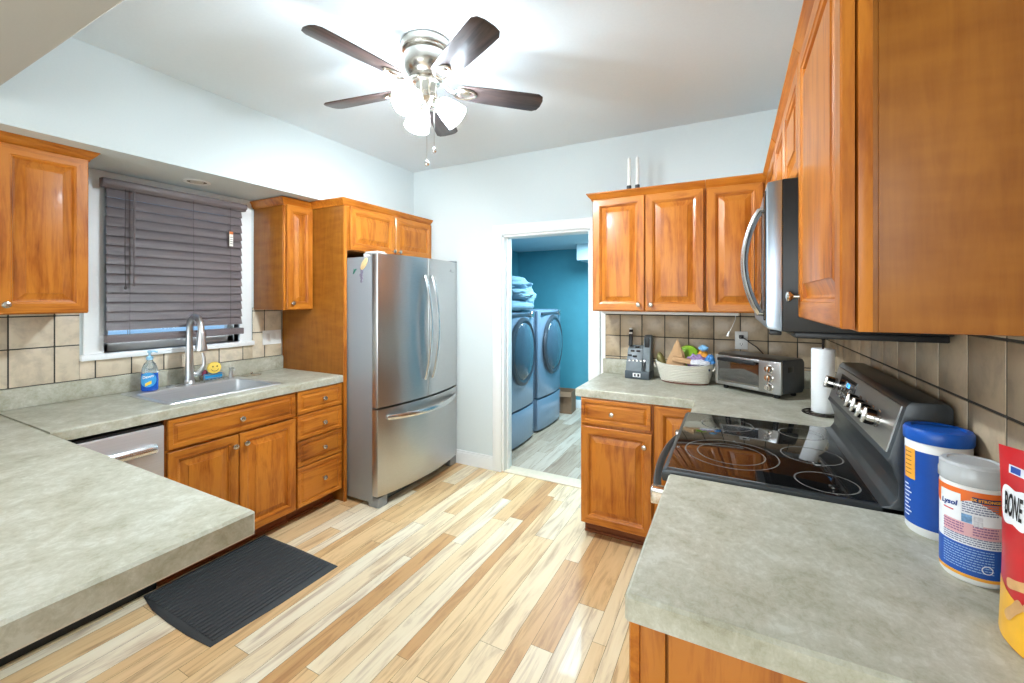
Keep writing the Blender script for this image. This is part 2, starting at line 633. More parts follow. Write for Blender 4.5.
# window: frame, casing, sill, sash, panes
w = mb = MB()
mb.box(XL - .06, XL + .018, WY1, WY1 + .085, WZ0 - .03, 2.195, 0.004).box(XL - .06, XL + .018, WY0 - .085, WY0, WZ0 - .03, 2.195, 0.004)
mb.box(XL - .06, XL + .016, WY0, WY1, WZ1, 2.195, 0.004)
mb.box(XL - .10, XL + .035, WY0 - .10, WY1 + .10, WZ0 - .034, WZ0, 0.006)
mb.box(XL - .12, XL - .058, WY1 - .004, WY1 + .03, WZ0, WZ1).box(XL - .12, XL - .058, WY0 - .03, WY0 + .004, WZ0, WZ1)
win = struct('window_1', mb, WHITE)
mb = MB()
for a, b_ in ((WY0, WY0 + .045), (WY1 - .045, WY1)):
    mb.box(XL - .10, XL - .06, a, b_, WZ0, WZ1, 0.003)
for a, b_ in ((WZ0, WZ0 + .05), (1.62, 1.66), (WZ1 - .04, WZ1)):
    mb.box(XL - .10, XL - .06, WY0, WY1, a, b_, 0.003)
mb.obj('window_sash', WHITE, win)
MB().box(XL - .083, XL - .079, WY0 + .04, WY1 - .04, WZ0 + .04, WZ1 - .03).obj('window_pane', PANE, win)


# tiled backsplashes: one mesh of tiles, one of grout behind
def tiles(name, wall, a_lines, z_lines, skip, mat):
    mb, gb = MB(), MB()
    th = 0.008
    for i in range(len(a_lines) - 1):
        for j in range(len(z_lines) - 1):
            a0, a1, z0, z1 = a_lines[i] + .003, a_lines[i + 1] - .003, z_lines[j] + .003, z_lines[j + 1] - .003
            parts = [(a0, a1, z0, z1)]
            for (s0, s1, t0, t1) in skip:               # cut round the window
                nxt = []
                for (p0, p1, q0, q1) in parts:
                    if p1 <= s0 or p0 >= s1 or q1 <= t0:
                        nxt.append((p0, p1, q0, q1))
                        continue
                    if p0 < s0:
                        nxt.append((p0, s0, q0, q1))
                    if p1 > s1:
                        nxt.append((s1, p1, q0, q1))
                    if q0 < t0:
                        nxt.append((max(p0, s0), min(p1, s1), q0, t0))
                parts = nxt
            for (p0, p1, q0, q1) in parts:
                if p1 - p0 > .006 and q1 - q0 > .006:
                    if wall == 'l':
                        mb.box(XL, XL + th, p0, p1, q0, q1, .0022)
                    elif wall == 'r':
                        mb.box(XR - th, XR, p0, p1, q0, q1, .0022)
                    else:
                        mb.box(p0, p1, YB - th, YB, q0, q1, .0022)
    o = struct(name, mb, mat)
    A0, A1, Z0, Z1 = a_lines[0], a_lines[-1], z_lines[0], z_lines[-1]
    if wall == 'l':
        gb.box(XL, XL + .006, A0, WY0 - .1, Z0, Z1).box(XL, XL + .006, WY1 + .1, A1, Z0, Z1).box(XL, XL + .006, WY0 - .1, WY1 + .1, Z0, WZ0 - .033)
    elif wall == 'r':
        gb.box(XR - .006, XR, A0, A1, Z0, Z1)
    else:
        gb.box(A0, A1, YB - .006, YB, Z0, Z1)
    gb.obj('grout', GROUT, o)
    return o


rng = lambda a, st, n: [a + st * k for k in range(n)]
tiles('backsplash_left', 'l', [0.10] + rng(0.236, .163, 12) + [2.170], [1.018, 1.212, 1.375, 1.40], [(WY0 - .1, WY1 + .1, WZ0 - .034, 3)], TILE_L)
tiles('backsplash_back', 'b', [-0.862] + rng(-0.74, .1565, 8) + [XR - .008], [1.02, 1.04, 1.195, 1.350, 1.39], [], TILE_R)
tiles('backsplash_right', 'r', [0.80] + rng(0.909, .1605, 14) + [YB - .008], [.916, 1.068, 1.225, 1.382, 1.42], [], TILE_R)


# ------------------------------------------------------------------ cabinetry
def raised(mb, x0, x1, z0, z1, fw=0.055, th=0.02, flat=False):
    """raised-panel front in the plane y=-th..0"""
    prof = [(0, 0), (0, -th + .003), (.003, -th), (fw - .012, -th), (fw - .010, -th + .003), (fw - .004, -th + .005), (fw, -th + .013), (fw + .005, -th + .0145), (fw + .009, -th + .0135),
            (fw + .036, -th + .0035), (fw + .0365, -th + .0005), (fw + .039, -th)]
    if flat:
        prof = [(0, 0), (0, -th + .004), (.004, -th), (.022, -th), (.025, -th + .006), (.029, -th + .007), (.041, -th + .002), (.0415, -th + .0005), (.043, -th)]
    lim = min(x1 - x0, z1 - z0) / 2 - .004
    loops = []
    for i, y in prof:
        i = min(i, lim)
        y -= .004
        loops.append([(x0 + i, y, z0 + i), (x1 - i, y, z0 + i), (x1 - i, y, z1 - i), (x0 + i, y, z1 - i)])
    return mb.loft(loops, mis=None if flat else (lambda i, k: 1 if k in (0, 2) and i < 6 else 0))


def knob_mb(x, z, y=-0.024):
    return MB().lathe([(.0065, 0), (.0065, .003), (.005, .006), (.0048, .014), (.009, .018), (.0145, .022), (.0155, .026), (.013, .030), (.006, .032), (0, .0325)],
                      T(x, y, z) @ Rx(PI / 2), 20)


def crown_mb(W_, D_, z, l=1, r=1, x0=0.0, dl=None, out=.036, h=.05):
    dl = dl or D_
    mb = MB()
    loops = []
    for o, dz in ((-.004, 0), (.006, 0), (.008, .010), (.014, .016), (.026, .030), (out - .004, .040), (out, .043), (out, h), (-.004, h)):
        loops.append([(x0 - o * l, dl, z + dz), (x0 - o * l, -o, z + dz), (W_ + o * r, -o, z + dz), (W_ + o * r, D_, z + dz)])
    return mb.loft(loops)


def cabinet(name, label, loc, rz, W_, D_, z0, z1, fronts, group, toe=0.0, crown=None, end=None, toemat=None, cat='cabinet', endlab=None):
    t = thing(name, label, cat, loc, rz, group)
    zb = z0 + toe
    cb = MB().box(0.001, .019, .019, D_, zb, z1, .001).box(W_ - .019, W_ - .001, .019, D_, zb, z1, .001)
    cb.box(.019, W_ - .019, .019, D_, zb, zb + .016).box(.019, W_ - .019, D_ - .012, D_, zb + .016, z1)
    if not toe:
        cb.box(.019, W_ - .019, .019, D_ - .012, z1 - .016, z1)
    cb.obj('carcass', WP, t)
    MB().box(0, W_, 0, .02, zb, z1, .0015).obj('face_frame', WV, t)
    if toe:
        MB().box(.002, W_ - .002, .075, D_, z0, zb).box(.002, W_ - .002, .063, .075, z0, z0 + .018, .003).obj('toe_kick', toemat or WD, t)
    for fr in fronts:
        kind, x0, x1, a0, a1 = fr[:5]
        if kind == 'door':
            o = raised(MB(), x0, x1, a0, a1).obj('door', [WV, WH], t, smooth=14)
        else:
            o = raised(MB(), x0, x1, a0, a1, flat=True).obj('drawer', WH, t, smooth=14)
        if len(fr) > 5:
            knob_mb(fr[5], fr[6]).obj('knob', NICKEL, o)
    if crown:
        crown_mb(W_, D_, z1 - .012, *crown).obj('crown_moulding', WH, t)
    if end:
        end(t)
    return t


L90, R90 = PI / 2, -PI / 2
G_U, G_B = 'wall cabinets with raised panel doors', 'base cabinets with raised panel fronts'
# left wall, upper: beside the window
UF = -2.85
cabinet('wall_cabinet', 'cherry wall cabinet at the far left of the photo, left of the blind', (UF, 0.30, 1.395), L90, .61, .345, 0, .765,
        [('door', .005, .298, .006, .755), ('door', .304, .605, .006, .755, .332, .045)], G_U, crown=(0, 1))
cabinet('wall_cabinet', 'narrow single-door cherry wall cabinet between the window and the tall fridge panel', (UF + .01, 1.945, 1.385), L90, .225, .355, 0, .765,
        [('door', .010, .219, .006, .755, .045, .05)], G_U, crown=(1, 0))
cabinet('wall_cabinet', 'short two-door cherry cabinet above the refrigerator', (-2.50, 2.207, 1.82), L90, .955, .70, 0, .335,
        [('door', .012, .474, .006, .325, .445, .035), ('door', .480, .948, .006, .325, .510, .035)], G_U, crown=(1, 0, -.0365, .33))
tp = thing('end_panel', 'tall figured cherry panel standing against the left side of the refrigerator', 'panel', (-2.49, 2.172, 0), L90)
MB().box(0, .019, .012, .70, 0, 2.142, .001).obj('panel', WP, tp)
MB().box(-.002, .021, -.004, .012, 0, 2.142, .002).obj('edge_strip', WV, tp)
# left wall, base
BF = -2.53
cabinet('sink_cabinet', 'cherry base cabinet under the sink with a false drawer over two doors', (BF, 1.092, 0), L90, .712, .66, 0, .866,
        [('drawer', .006, .704, .705, .858, .36, .78), ('door', .006, .350, .10, .692, .322, .632), ('door', .356, .708, .10, .692, .384, .634)], G_B, toe=.095)
cabinet('drawer_cabinet', 'cherry base cabinet of four drawers between the sink doors and the refrigerator', (BF, 1.806, 0), L90, .364, .66, 0, .866,
        [('drawer', .008, .360, .709, .858, .20, .784), ('drawer', .008, .360, .540, .702, .20, .620), ('drawer', .008, .360, .366, .533, .20, .450), ('drawer', .008, .360, .10, .359, .20, .240)],
        G_B, toe=.095)
t = thing('dishwasher', 'stainless dishwasher under the counter left of the sink cabinet', 'dishwasher', (BF, .482, 0), L90)
MB().box(.004, .602, .02, .62, .10, .850, .003).obj('tub_housing', BLACKPL, t)
MB().box(.004, .602, -.022, .02, .12, .838, .006).obj('door', DWST, t)
MB().tube([(.05, -.020, .735), (.055, -.055, .742), (.09, -.064, .744), (.3, -.066, .744), (.515, -.064, .744), (.55, -.055, .742), (.555, -.020, .735)], .017, 12, flat=(.7, 1.3)).obj('handle', STEELV, t)
MB().box(.004, .602, .06, .10, 0, .115).obj('toe_panel', BLACKPL, t)
MB().box(.01, .596, -.015, .02, .838, .850, .002).obj('control_strip', BLACKPL, t)

# worktops
ct = thing('countertop', 'grey green laminate worktop along the window wall holding the sink', 'countertop', (0, 0, 0))
MB().cells([(XL + .001, -2.50, .683, 2.170)], [(-3.03, -2.63, 1.165, 1.74)], .866, .915, .006, keep=((1, .683), (1, 2.170), (0, XL + .001))).obj('slab', COUNTER, ct)
MB().box(XL + .009, XL + .028, -.2, 2.170, .9155, 1.018, .004).obj('upstand', COUNTER, ct)
pt = thing('countertop', 'grey green laminate peninsula worktop in the near left corner', 'countertop', (0, 0, 0))
MB().cells([(XL + .001, -1.105, -.30, .680)], [], .857, .915, .007, keep=((0, XL + .001),)).obj('slab', COUNTER, pt)
MB().box(XL + .02, -1.108, -.29, .677, .852, .857).obj('underlay', plain('pale_chipboard', lin(206, 196, 180), .8), pt, label='pale board edge under the slab')

# right side, base
RF = -0.155
cabinet('base_cabinet', 'cherry base cabinet whose panelled end fills the bottom right below the near worktop', (RF, 1.424, 0), R90, .594, .64, 0, .866,
        [('drawer', .006, .588, .705, .858, .297, .78), ('door', .006, .294, .10, .692, .262, .632), ('door', .300, .588, .10, .692, .332, .634)], G_B, toe=.095,
        end=lambda t: MB().box(.594, .600, .05, .64, .095, .866, .001).box(.594, .603, 0, .045, .095, .866, .002).obj('end_panel', WV, t))
cabinet('base_cabinet', 'cherry base cabinet beside the doorway with one drawer over one door', (-.835, 2.54, 0), 0, .428, .625, 0, .866,
        [('drawer', .006, .421, .708, .857, .20, .782), ('door', .006, .424, .10, .690, .386, .620)], G_B, toe=.095)
cabinet('base_cabinet', 'cherry corner base cabinet with one tall door beside the range', (-.405, 2.541, 0), 0, .90, .62, 0, .866,
        [('door', .012, .236, .10, .857)], G_B, toe=.095)

nc = thing('countertop', 'grey green laminate worktop in the near right corner holding the tubs', 'countertop', (0, 0, 0))
MB().cells([(-.180, XR - .001, .803, 1.424)], [], .866, .915, .006, keep=((0, XR - .001),)).obj('slab', COUNTER, nc)
fc = thing('countertop', 'grey green laminate corner worktop holding the knife block and toaster oven', 'countertop', (0, 0, 0))
MB().cells([(-.866, XR - .001, 2.518, YB - .001), (-.185, XR - .001, 2.212, 2.518)], [], .866, .915, .006, keep=((0, XR - .001), (1, YB - .001))).obj('slab', COUNTER, fc)
MB().box(-.866, XR - .009, YB - .028, YB - .009, .9155, 1.02, .004).box(XR - .028, XR - .009, 2.212, YB - .028, .9155, 1.02, .004).obj('upstand', COUNTER, fc)

# right side, upper
cabinet('wall_cabinet', 'two-door cherry wall cabinet above the knife block and basket', (-.852, 2.84, 1.383), 0, .703, .33, 0, .76,
        [('door', .010, .346, .006, .75, .312, .045), ('door', .354, .694, .006, .75, .390, .045)], G_U, crown=(1, 0))
cabinet('wall_cabinet', 'single-door cherry wall cabinet above the toaster oven', (-.147, 2.838, 1.383), 0, .335, .33, 0, .76,
        [('door', .010, .300, .006, .75)], G_U, crown=(0, 0))
cabinet('wall_cabinet', 'cherry wall cabinet in the corner behind the microwave', (.186, 2.80, 1.383), R90, .60, .31, 0, .757,
        [('door', .02, .592, .006, .75)], G_U, crown=(0, 0))
cabinet('wall_cabinet', 'short two-door cherry cabinet directly above the microwave', (.186, 2.194, 1.815), R90, .760, .31, 0, .328,
        [('door', .006, .376, .006, .32), ('door', .384, .754, .006, .32)], G_U, crown=(0, 0))
cabinet('wall_cabinet', 'large near cherry cabinet filling the top right corner with a plain side panel', (.186, 1.432, 1.410), R90, .532, .312, 0, .733,
        [('door', .004, .530, .004, .725, .030, .062)], G_U, crown=(0, 1),
        end=lambda t: MB().box(.532, .5355, .026, .311, .001, .73, .001).obj('side_panel', WP, t))
# under-cabinet lamp bar with its pull cord
t = thing('under_cabinet_light', 'slim white light bar under the back wall cabinets with a hanging pull cord', 'light', (-.80, 2.885, 1.370))
MB().box(0, .83, 0, .035, -.006, .012, .004).obj('bar', WHITEPL, t)
MB().tube([(.815, .02, 0), (.812, .022, -.03), (.795, .025, -.075), (.780, .025, -.105)], .0015, 6).obj('cord', WHITEPL, t)
MB().lathe([(.003, 0), (.005, -.006), (.008, -.026), (.007, -.032), (0, -.033)], T(.779, .025, -.103) @ Ry(.3), 12).obj('pull', WHITEPL, t)

# ------------------------------------------------------------------ refrigerator (front faces the room)
t = thing('refrigerator', 'stainless french door refrigerator with a bottom freezer by the doorway', 'refrigerator', (-2.192, 2.196, 0), L90)
FWD = .958
MB().box(.008, FWD - .008, .055, .97, .03, 1.765, .006).obj('body', GREYSIDE, t)


def bow(x0, x1, z0, z1, bevel=.006):
    """door panel whose front bows out about the middle of the refrigerator"""
    n = 14
    fr = []
    for k in range(n + 1):
        x = x0 + (x1 - x0) * k / n
        q = (x - FWD / 2) / (FWD / 2)
        fr.append((x, -.062 * (1 - q * q)))
    poly = [(x1, .048), (x0, .048), (x0, fr[0][1] + .008), (x0 + .004, fr[0][1] + .001)] + fr[1:-1] + [(x1 - .004, fr[-1][1] + .001), (x1, fr[-1][1] + .008)]
    return MB().prism(poly, 'z', z0, z1)


mid = FWD / 2
for x0, x1 in ((0.0, mid - .003), (mid + .003, FWD)):
    bow(x0, x1, .705, 1.785).obj('door', STEEL, t)
fz = bow(0.0, FWD, .085, .690).obj('freezer_drawer', STEEL, t)
for xh, sg in ((mid - .045, -1), (mid + .045, 1)):
    pts = []
    for k in range(17):
        u = k / 16
        pts.append((xh, -.062 - .012 - .058 * math.sin(PI * u) ** .8, .845 + .80 * u))
    pts = [(xh, -.055, .845)] + pts + [(xh, -.055, 1.645)]
    MB().tube(pts, .013, 10, flat=(1.3, .6)).obj('handle', STEELV, t)
pts = [(.075, -.016, .628)]
for k in range(21):
    u = k / 20
    x = .075 + (FWD - .15) * u
    q = (x - mid) / mid
    pts.append((x, -.062 * (1 - q * q) - .012 - .052 * math.sin(PI * u) ** .7, .628 - .012 * math.sin(PI * u)))
pts.append((FWD - .075, -.016, .628))
MB().tube(pts, .015, 10, flat=(.7, 1.3)).obj('handle', STEELV, fz)
MB().box(.0, .075, .0, .12, 1.7855, 1.80, .004).box(.06, .13, .03, .20, 1.766, 1.796, .006).obj('hinge_cover', WHITEPL, t)
MB().box(FWD - .075, FWD, .0, .12, 1.7855, 1.80, .004).obj('hinge_cover', GREYSIDE, t)
for x in (.01, FWD - .10):
    MB().box(x, x + .09, 0, .10, 0, .075, .008).obj('foot_cover', GREYSIDE, t)
MB().box(.10, FWD - .10, .03, .08, .02, .075, .004).obj('base_grille', DARKGREY, t)
q = FWD - .13
mb = MB().lathe([(.011, 0), (.011, .001), (.0085, .0012), (.0085, 0)], T(q - .012, -.0365, 1.712) @ Rz(.2) @ Rx(PI / 2), 18, sy=.5, cap=False)
mb.obj('maker_mark', DARKGREY, t)
text_obj('maker_lettering', 'Whirlpool', .016, lambda u, v: Vector((q + u, -.0365 + .13 * (u + 0.012), 1.70 + v)), DARKGREY, t)
# things held on the side of the refrigerator
y_ = 2.196 + .0078
m1 = MB().lathe([(0, 0), (.05, 0), (.05, .005), (.042, .008), (0, .008)], T(-2.325, y_, 1.715) @ Ry(.62) @ Rx(PI / 2), 24, sx=.42, sy=1.0)
tag(m1.obj('fridge_magnet', plain('tan_wood_magnet', lin(214, 184, 134), .5)), 'tan oval wooden magnet at the top of the refrigerator side', 'magnet')
mb = MB()
for dx, dz, r in ((0, 0, .012), (.004, -.022, .011), (-.004, -.044, .012), (.003, -.066, .011), (.0, -.088, .009)):
    for a in range(5):
        mb.lathe([(0, 0), (r * .55, 0), (r * .5, .004), (0, .006)], T(-2.352 + dx + r * .7 * math.cos(a * 1.256), y_, 1.68 + dz + r * .7 * math.sin(a * 1.256)) @ Rx(PI / 2), 8)
tag(mb.obj('flower_magnet', plain('mauve_magnet', lin(118, 110, 128), .5)), 'string of small mauve flower magnets hanging below the tan magnet', 'magnet')
mb = MB().prism([(-2.435, 1.645), (-2.428, 1.645), (-2.412, 1.668), (-2.400, 1.676), (-2.404, 1.684), (-2.418, 1.676), (-2.425, 1.685), (-2.428, 1.67)], 'y', y_ - .005, y_, .001)
tag(mb.obj('fridge_magnet', plain('green_magnet', lin(38, 110, 92), .5)), 'small green leaf-shaped magnet on the refrigerator side', 'magnet')

# ------------------------------------------------------------------ ceiling fan with lamps
FX, FY = -1.289, 1.605
fan = thing('ceiling_fan', 'brushed nickel five-blade ceiling fan with three lit lamps', 'ceiling fan', (FX, FY, ZC))
MB().lathe([(0, 0), (.112, 0), (.118, -.006), (.118, -.036), (.113, -.044), (.098, -.048), (.098, -.052)], None, 40).obj('canopy', NICKEL, fan)
MB().lathe([(.090, -.048), (.098, -.052), (.106, -.062), (.106, -.105), (.100, -.125), (.086, -.146), (.075, -.155), (.072, -.168), (0, -.170)], None, 40).obj('motor_housing', NICKEL, fan)
MB().lathe([(.060, -.168), (.066, -.176), (.064, -.185), (.050, -.192), (.047, -.235), (.052, -.242), (.050, -.26), (.034, -.272), (.020, -.285), (.016, -.300), (0, -.303)], None, 32).obj('light_fitter', NICKEL, fan)
zb = -.206
for k in range(5):
    a = math.radians(-100.3 + 72 * k)
    M_ = Rz(a) @ Rx(math.radians(-12))
    prof = [(.150, -.044), (.165, -.050), (.30, -.058), (.50, -.064), (.545, -.064), (.568, -.050), (.577, -.022), (.577, .022), (.568, .050), (.545, .064), (.50, .064), (.30, .058), (.165, .050), (.150, .044)]
    bl = MB().prism(prof, 'z', -.003, .003, .0012).obj('blade', BLADE, fan, loc=(0, 0, zb), rot=M_.to_euler())
    mb = MB().tube([(.062, 0, .036), (.085, 0, .026), (.11, 0, .004), (.135, 0, -.006)], [.010, .009, .009, .010], 10, flat=(1.5, .7))
    ring = [(.185 + .052 * math.cos(u) , .034 * math.sin(u) * (1 - .25 * math.cos(u)), -.006) for u in [2 * PI * i / 20 for i in range(20)]]
    mb.tube(ring, .006, 8, closed=True)
    mb.lathe([(0, 0), (.022, 0), (.02, -.004), (.012, -.006), (0, -.0065)], T(.185, 0, -.004), 16, sx=1.3)
    mb.obj('blade_iron', NICKEL, bl)
shades = ((math.radians(-92), .100, 57), (math.radians(28), .105, 48), (math.radians(148), .105, 50))
for az, rad, tilt in shades:
    d = Vector((math.cos(az) * math.sin(math.radians(tilt)), math.sin(az) * math.sin(math.radians(tilt)), -math.cos(math.radians(tilt))))
    base = Vector((math.cos(az) * .050, math.sin(az) * .050, -.262))
    Mx = T(*base) @ aim(d)
    MB().tube([(0, 0, -.245), base * .6 + Vector((0, 0, -.10)), base, base + d * .012], .009, 10).lathe([(.012, 0), (.022, .004), (.026, .02), (.024, .026), (0, .026)], Mx, 20).obj('lamp_arm', NICKEL, fan)
    sh = MB().lathe([(.026, .020), (.034, .024), (.044, .045), (.054, .080), (.060, .115), (.062, .128), (.060, .128), (.052, .080), (.042, .047), (.032, .027), (.026, .024)], Mx, 32, cap=False).obj('lamp_shade', SHADE, fan)
    MB().lathe([(0, .03), (.012, .032), (.014, .044), (.022, .058), (.0245, .070), (.021, .082), (.012, .090), (0, .092)], Mx, 20).obj('bulb', BULB, sh)
for dx, dy, zt in ((.012, -.012, -.565), (.036, .012, -.500)):
    MB().tube([(dx, dy, -.295), (dx, dy, zt + .012)], .0014, 6).lathe([(.003, .012), (.010, .004), (.0115, -.006), (.008, -.014), (0, -.017)], T(dx, dy, zt), 14).obj('pull_chain', CHROME, fan)

# recessed lamp in the soffit
t = thing('recessed_light', 'unlit recessed round light in the soffit over the window', 'light', (-2.96, 1.45, 2.195))
MB().lathe([(.058, -.001), (.072, -.001), (.072, -.005), (.060, -.008), (.052, -.004), (.052, -.001)], None, 32, cap=False).obj('trim_ring', WHITEPL, t)
MB().lathe([(0, -.012), (.020, -.011), (.032, -.007), (.036, -.001)], None, 24, cap=False).obj('bulb_face', plain('unlit_lamp_glass', lin(206, 200, 190), .3), t)
MB().lathe([(0, -.0005), (.055, -.0005), (.055, -.002), (0, -.002)], None, 28).obj('recess', plain('recess_shadow_metal', lin(120, 104, 86), .5, .3), t)

# ------------------------------------------------------------------ window blind
t = thing('window_blind', 'dark brown slatted blind lowered over the kitchen window', 'blind', (-3.135, 1.066, 1.232), L90)
BW = .768
mb = MB()
nsl = 15
for k in range(nsl):
    z = .082 + k * .0540
    pts = []
    b = bmesh.new()
    n = 6
    L_ = []
    for i in range(n + 1):
        s = (i / n - .5) * .0585
        an = math.radians(73)
        L_.append((s * math.cos(an), z + s * math.sin(an) + 0.0, (.25 - (i / n - .5) ** 2) * .006))
    lo1 = [(.012, p[0] - p[2], p[1]) for p in L_] + [(.012, p[0] - p[2] + .002, p[1] + .0008) for p in L_[::-1]]
    lo2 = [(BW - .012, p[1], p[2]) for p in lo1]
    mb.loft([lo1, lo2])
mb.obj('slats', BLIND, t)
MB().prism([(-.022, .878), (-.030, .874), (-.033, .886), (-.032, .902), (-.026, .912), (.02, .914), (.02, .862), (-.012, .862)], 'x', -.012, BW + .012, .002).obj('headrail', BLIND, t)
MB().box(.008, BW - .008, -.026, .026, -.016, .028, .005).obj('bottom_rail', BLIND, t)
for x in (.11, .44, .67):
    MB().tube([(x, -.020, .87), (x, -.0225, .5), (x, -.021, .02)], .0014, 6).tube([(x + .006, .020, .87), (x + .006, .021, .02)], .0014, 6).obj('ladder_cord', CORD, t)
MB().tube([(.125, -.036, .865), (.125, -.038, .60), (.124, -.037, .335)], .0048, 8).lathe([(.0048, 0), (.006, -.01), (.005, -.03), (0, -.032)], T(.124, -.037, .335), 10).obj('tilt_wand', BLIND, t)
MB().tube([(.085, -.034, .865), (.083, -.034, .5), (.085, -.034, .31)], .0022, 6).lathe([(.003, 0), (.007, -.012), (.006, -.022), (0, -.024)], T(.085, -.034, .31), 10).obj('lift_cord', CORD, t)
tgo = MB().box(.652, .676, -.040, -.0385, .60, .70).obj('warning_tag', plain('white_card_tag', lin(232, 228, 220), .6), t, label='white card tag with an orange top')
MB().box(.652, .676, -.0412, -.0401, .682, .70).obj('tag_stripe', plain('orange_print', lin(214, 120, 62), .6), tgo)
mb = MB()
for k in range(4):
    mb.box(.656, .672, -.0409, -.0401, .615 + k * .015, .619 + k * .015)
mb.obj('tag_print', plain('grey_print', lin(120, 118, 116), .6), tgo)

# ------------------------------------------------------------------ sink and what stands round it
t = thing('sink', 'single-bowl stainless drop-in sink under the window', 'sink', (0, 0, .915))
SX0, SX1, SY0, SY1 = -3.145, -2.595, 1.135, 1.775
BX0, BX1, BY0, BY1 = -3.03, -2.635, 1.17, 1.735


def rrect(x0, x1, y0, y1, r, z, n=5):
    out = []
    for cx, cy, a0 in ((x1 - r, y1 - r, 0), (x0 + r, y1 - r, PI / 2), (x0 + r, y0 + r, PI), (x1 - r, y0 + r, 1.5 * PI)):
        for k in range(n + 1):
            a = a0 + PI / 2 * k / n
            out.append((cx + r * math.cos(a), cy + r * math.sin(a), z))
    return out


mb = MB()
mb.loft([rrect(SX0, SX1, SY0, SY1, .03, .0005), rrect(SX0 + .003, SX1 - .003, SY0 + .003, SY1 - .003, .028, .005),
         rrect(SX0 + .012, SX1 - .012, SY0 + .012, SY1 - .012, .025, .006), rrect(BX0 - .006, BX1 + .006, BY0 - .006, BY1 + .006, .035, .0045),
         rrect(BX0, BX1, BY0, BY1, .032, -.002), rrect(BX0 + .008, BX1 - .008, BY0 + .008, BY1 - .008, .032, -.17),
         rrect(BX0 + .035, BX1 - .035, BY0 + .035, BY1 - .035, .025, -.188)], cap0=False)
mb.obj('basin', SINKST, t)
MB().lathe([(.045, .001), (.042, .003), (.03, .001), (.012, -.002), (0, -.002)], T(-2.86, 1.55, -.188), 24).obj('drain', CHROME, t)
t = thing('faucet', 'tall brushed nickel pull-down gooseneck faucet behind the sink', 'faucet', (-3.085, 1.468, .9205), 0)
pts = [(0, 0, .0), (0, 0, .12), (0, 0, .30)]
for k in range(1, 13):
    a = PI - PI * k / 12
    pts.append((.080 + .080 * math.cos(a), -.012 * k / 12, .345 + .088 * math.sin(a)))
pts.append((.163, -.013, .315))
MB().tube(pts, [.026, .022, .0185] + [.0175] * 12 + [.0175], 18).lathe([(.034, 0), (.034, .006), (.029, .012), (.026, .03)], None, 24).obj('spout', FAUCET, t)
MB().lathe([(.019, .345), (.022, .335), (.024, .285), (.033, .235), (.033, .226), (0, .224)], T(.163, -.013, 0), 22).obj('spray_head', FAUCET, t)
MB().lathe([(.015, 0), (.017, .01), (.017, .05), (.012, .056), (0, .057)], T(.0, .012, .06) @ Rx(-PI / 2), 18).tube([(0, .03, .055), (.010, .062, .080), (.018, .078, .115), (.018, .074, .16), (.016, .068, .195)], [.015, .015, .013, .010, .007], 12).obj('lever', FAUCET, t)
t = thing('sink_hole_cover', 'round nickel cap on the sink deck left of the faucet', 'cover', (-3.09, 1.375, .9205))
MB().lathe([(.030, 0), (.030, .004), (.026, .008), (0, .009)], None, 24).obj('cap', FAUCET, t)
MB().lathe([(.017, .0085), (.014, .013), (0, .014)], None, 20).obj('button', FAUCET, t)
t = thing('soap_dispenser', 'short nickel soap pump at the right of the sponge rack', 'soap dispenser', (-3.085, 1.722, .9205))
MB().lathe([(.021, 0), (.021, .005), (.014, .010), (.013, .04), (.010, .045), (.0075, .048), (.0075, .062), (0, .063)], None, 20).obj('collar', FAUCET, t)
MB().lathe([(.013, .062), (.014, .066), (.012, .073), (0, .075)], None, 18).tube([(0, 0, .068), (.03, -.004, .070), (.055, -.008, .066), (.060, -.009, .058)], [.0065, .006, .0055, .005], 10).obj('spout', FAUCET, t)

t = thing('dish_soap_bottle', 'clear bottle of blue dish soap with a pump on the left sink corner', 'bottle', (-3.075, 1.255, .9215), .9)
SOAP = plain('blue_dish_soap', lin(12, 84, 190), .12, spec=.6, coat=.4)
CLEAR = plain('clear_plastic', lin(215, 228, 232), .08, trans=.85, var=.01)


def ell(rx, ry, z, n=24):
    return [(rx * math.cos(2 * PI * k / n), ry * math.sin(2 * PI * k / n), z) for k in range(n)]


MB().loft([ell(.036, .024, 0), ell(.041, .028, .006), ell(.042, .029, .06), ell(.040, .028, .105)]).obj('soap', SOAP, t)
MB().loft([ell(.0405, .0285, .1055), ell(.037, .0265, .135), ell(.028, .021, .160), ell(.015, .014, .175), ell(.013, .013, .185)]).obj('bottle_top', CLEAR, t)
MB().lathe([(.016, .183), (.017, .187), (.017, .200), (.012, .204), (.006, .206), (.006, .222), (.010, .224), (.012, .230), (.010, .237), (0, .238)], None, 18).tube([(0, 0, .231), (.02, -.0, .233), (.038, 0, .226)], [.006, .0055, .004], 10).obj('pump', plain('pale_blue_pump', lin(150, 196, 222), .3), t)


def cylmap(rx, ry, a0, off=.0012):
    return lambda u, v: Vector(((rx + off) * math.cos(a0 + u / rx), (ry + off) * math.sin(a0 + u / ry * .9), v))


